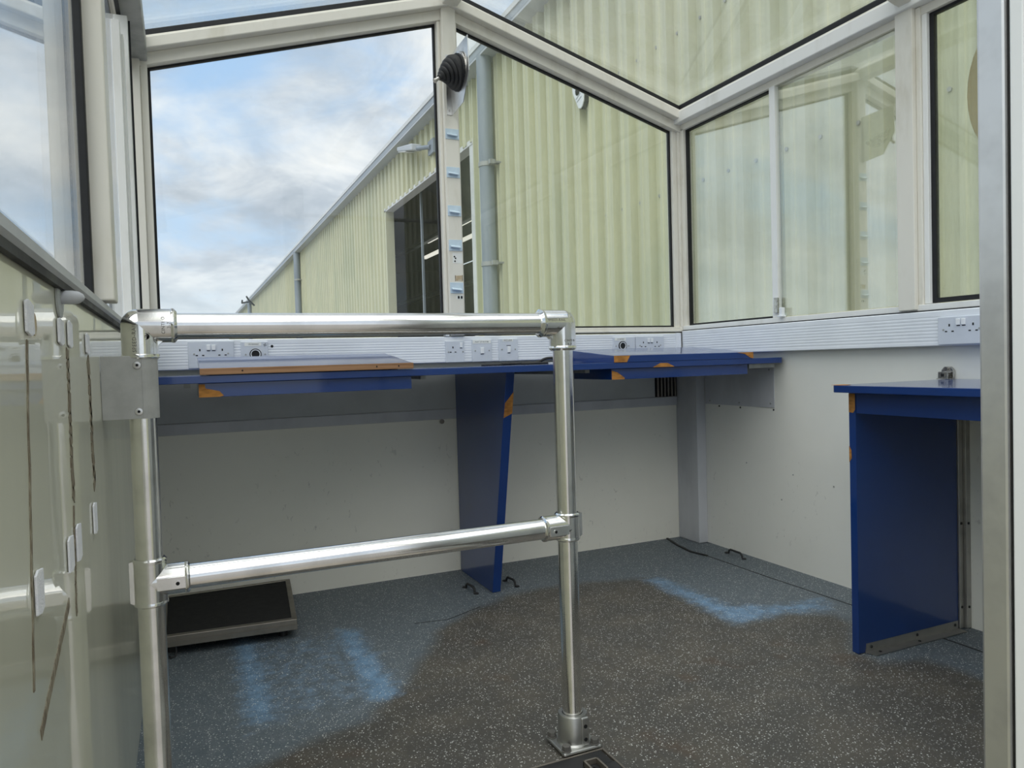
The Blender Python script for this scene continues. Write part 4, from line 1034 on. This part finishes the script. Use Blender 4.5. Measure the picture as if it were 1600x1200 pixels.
# flat cable across the floor corner
fc = strip([(2.275, 3.172), (2.235, 3.03), (2.215, 2.90), (2.235, 2.80)], .011, .0012, .006).build('cable', 'rubber_black'); tag(fc, 'black flat cable on the floor in the far right corner', 'cable')

# velcro strips
vel = [((.874, 1.026), (.865, .989), 'white hook-tape strip high on the glossy left wall, nearest the camera'), ((1.081, 1.021), (1.070, .986), 'white hook-tape strip just left under the wall peg, left of a pair'),
       ((1.149, 1.023), (1.167, .985), 'white hook-tape strip under the wall peg, right of a pair'), ((1.351, 1.015), (1.363, .980), 'faint white hook-tape strip on the left wall beside the railing elbow'),
       ((1.330, .744), (1.374, .692), 'white hook-tape strip low on the left wall, nearest the railing post'), ((1.123, .748), (1.177, .696), 'white hook-tape strip low on the left wall, right of the low pair'),
       ((1.053, .747), (1.094, .700), 'white hook-tape strip low on the left wall, left of the low pair'), ((.842, .759), (.864, .713), 'white hook-tape strip low on the left wall, nearest the camera')]
for (a, b_, lab) in vel:
    yc = (a[0] + b_[0]) / 2; hw = .018 + .004 * random.random()
    o = MB().prism([(XL + .0009, yc - hw, a[1] - .003), (XL + .0009, yc - hw * .3, a[1]), (XL + .0009, yc + hw, a[1] - .004), (XL + .0009, yc + hw, b_[1] + .003), (XL + .0009, yc + hw * .2, b_[1]), (XL + .0009, yc - hw, b_[1] + .004)], (.0025, 0, 0)).build('hook_tape', 'velcro_white', bevel=.0008)
    tag(o, lab, 'tape', 'white hook-tape strips on the left wall')

# peg
pg = empty('wall_peg', (XL, 1.075, 1.025)); tag(pg, 'grey bullet-shaped peg with a round base high on the glossy left wall', 'peg')
MB().lathe([(.026, .0005), (.026, .003), (.022, .004)], (XL, 1.08, 1.047), (1, 0, 0), 28).build('base', 'grey_panel', pg, smooth=40)
MB().lathe([(.0085, .004), (.0088, .016), (.0076, .023), (.0045, .028), (.0005, .030)], (XL, 1.08, 1.047), (1, 0, 0), 20).build('knob', 'pillar_grey', pg, smooth=60)
# small screw on the sill under the rail end
ob = empty('sill_catch', (1.085, YB - .04, 1.07)); tag(ob, 'tiny white plastic catch on the sill above the single socket', 'catch')
box(1.078, 1.096, YB - .05, YB - .0385, 1.0712, 1.083).build('body', 'switch_plastic', ob, .002)
box(1.070, 1.0775, YB - .048, YB - .0385, 1.0712, 1.079).build('tab', 'grey_steel', ob, .001)

# ochre rounded panel just outside the near side window
ov = empty('oval_panel', (2.47, 1.585, 1.60)); tag(ov, 'ochre rounded panel outside the scratched window next to the door post', 'panel')
MB().prism([(2.455, 1.56 + .105 * math.cos(2 * math.pi * k / 28), 1.80 + .20 * math.sin(2 * math.pi * k / 28)) for k in range(28)], (.018, 0, 0)).build('board', 'mast_ochre', ov, .003)
MB().cyl((2.4735, 1.56, 1.80), (2.50, 1.56, 1.80), .012, 12).build('stud', 'galvanised', ov)
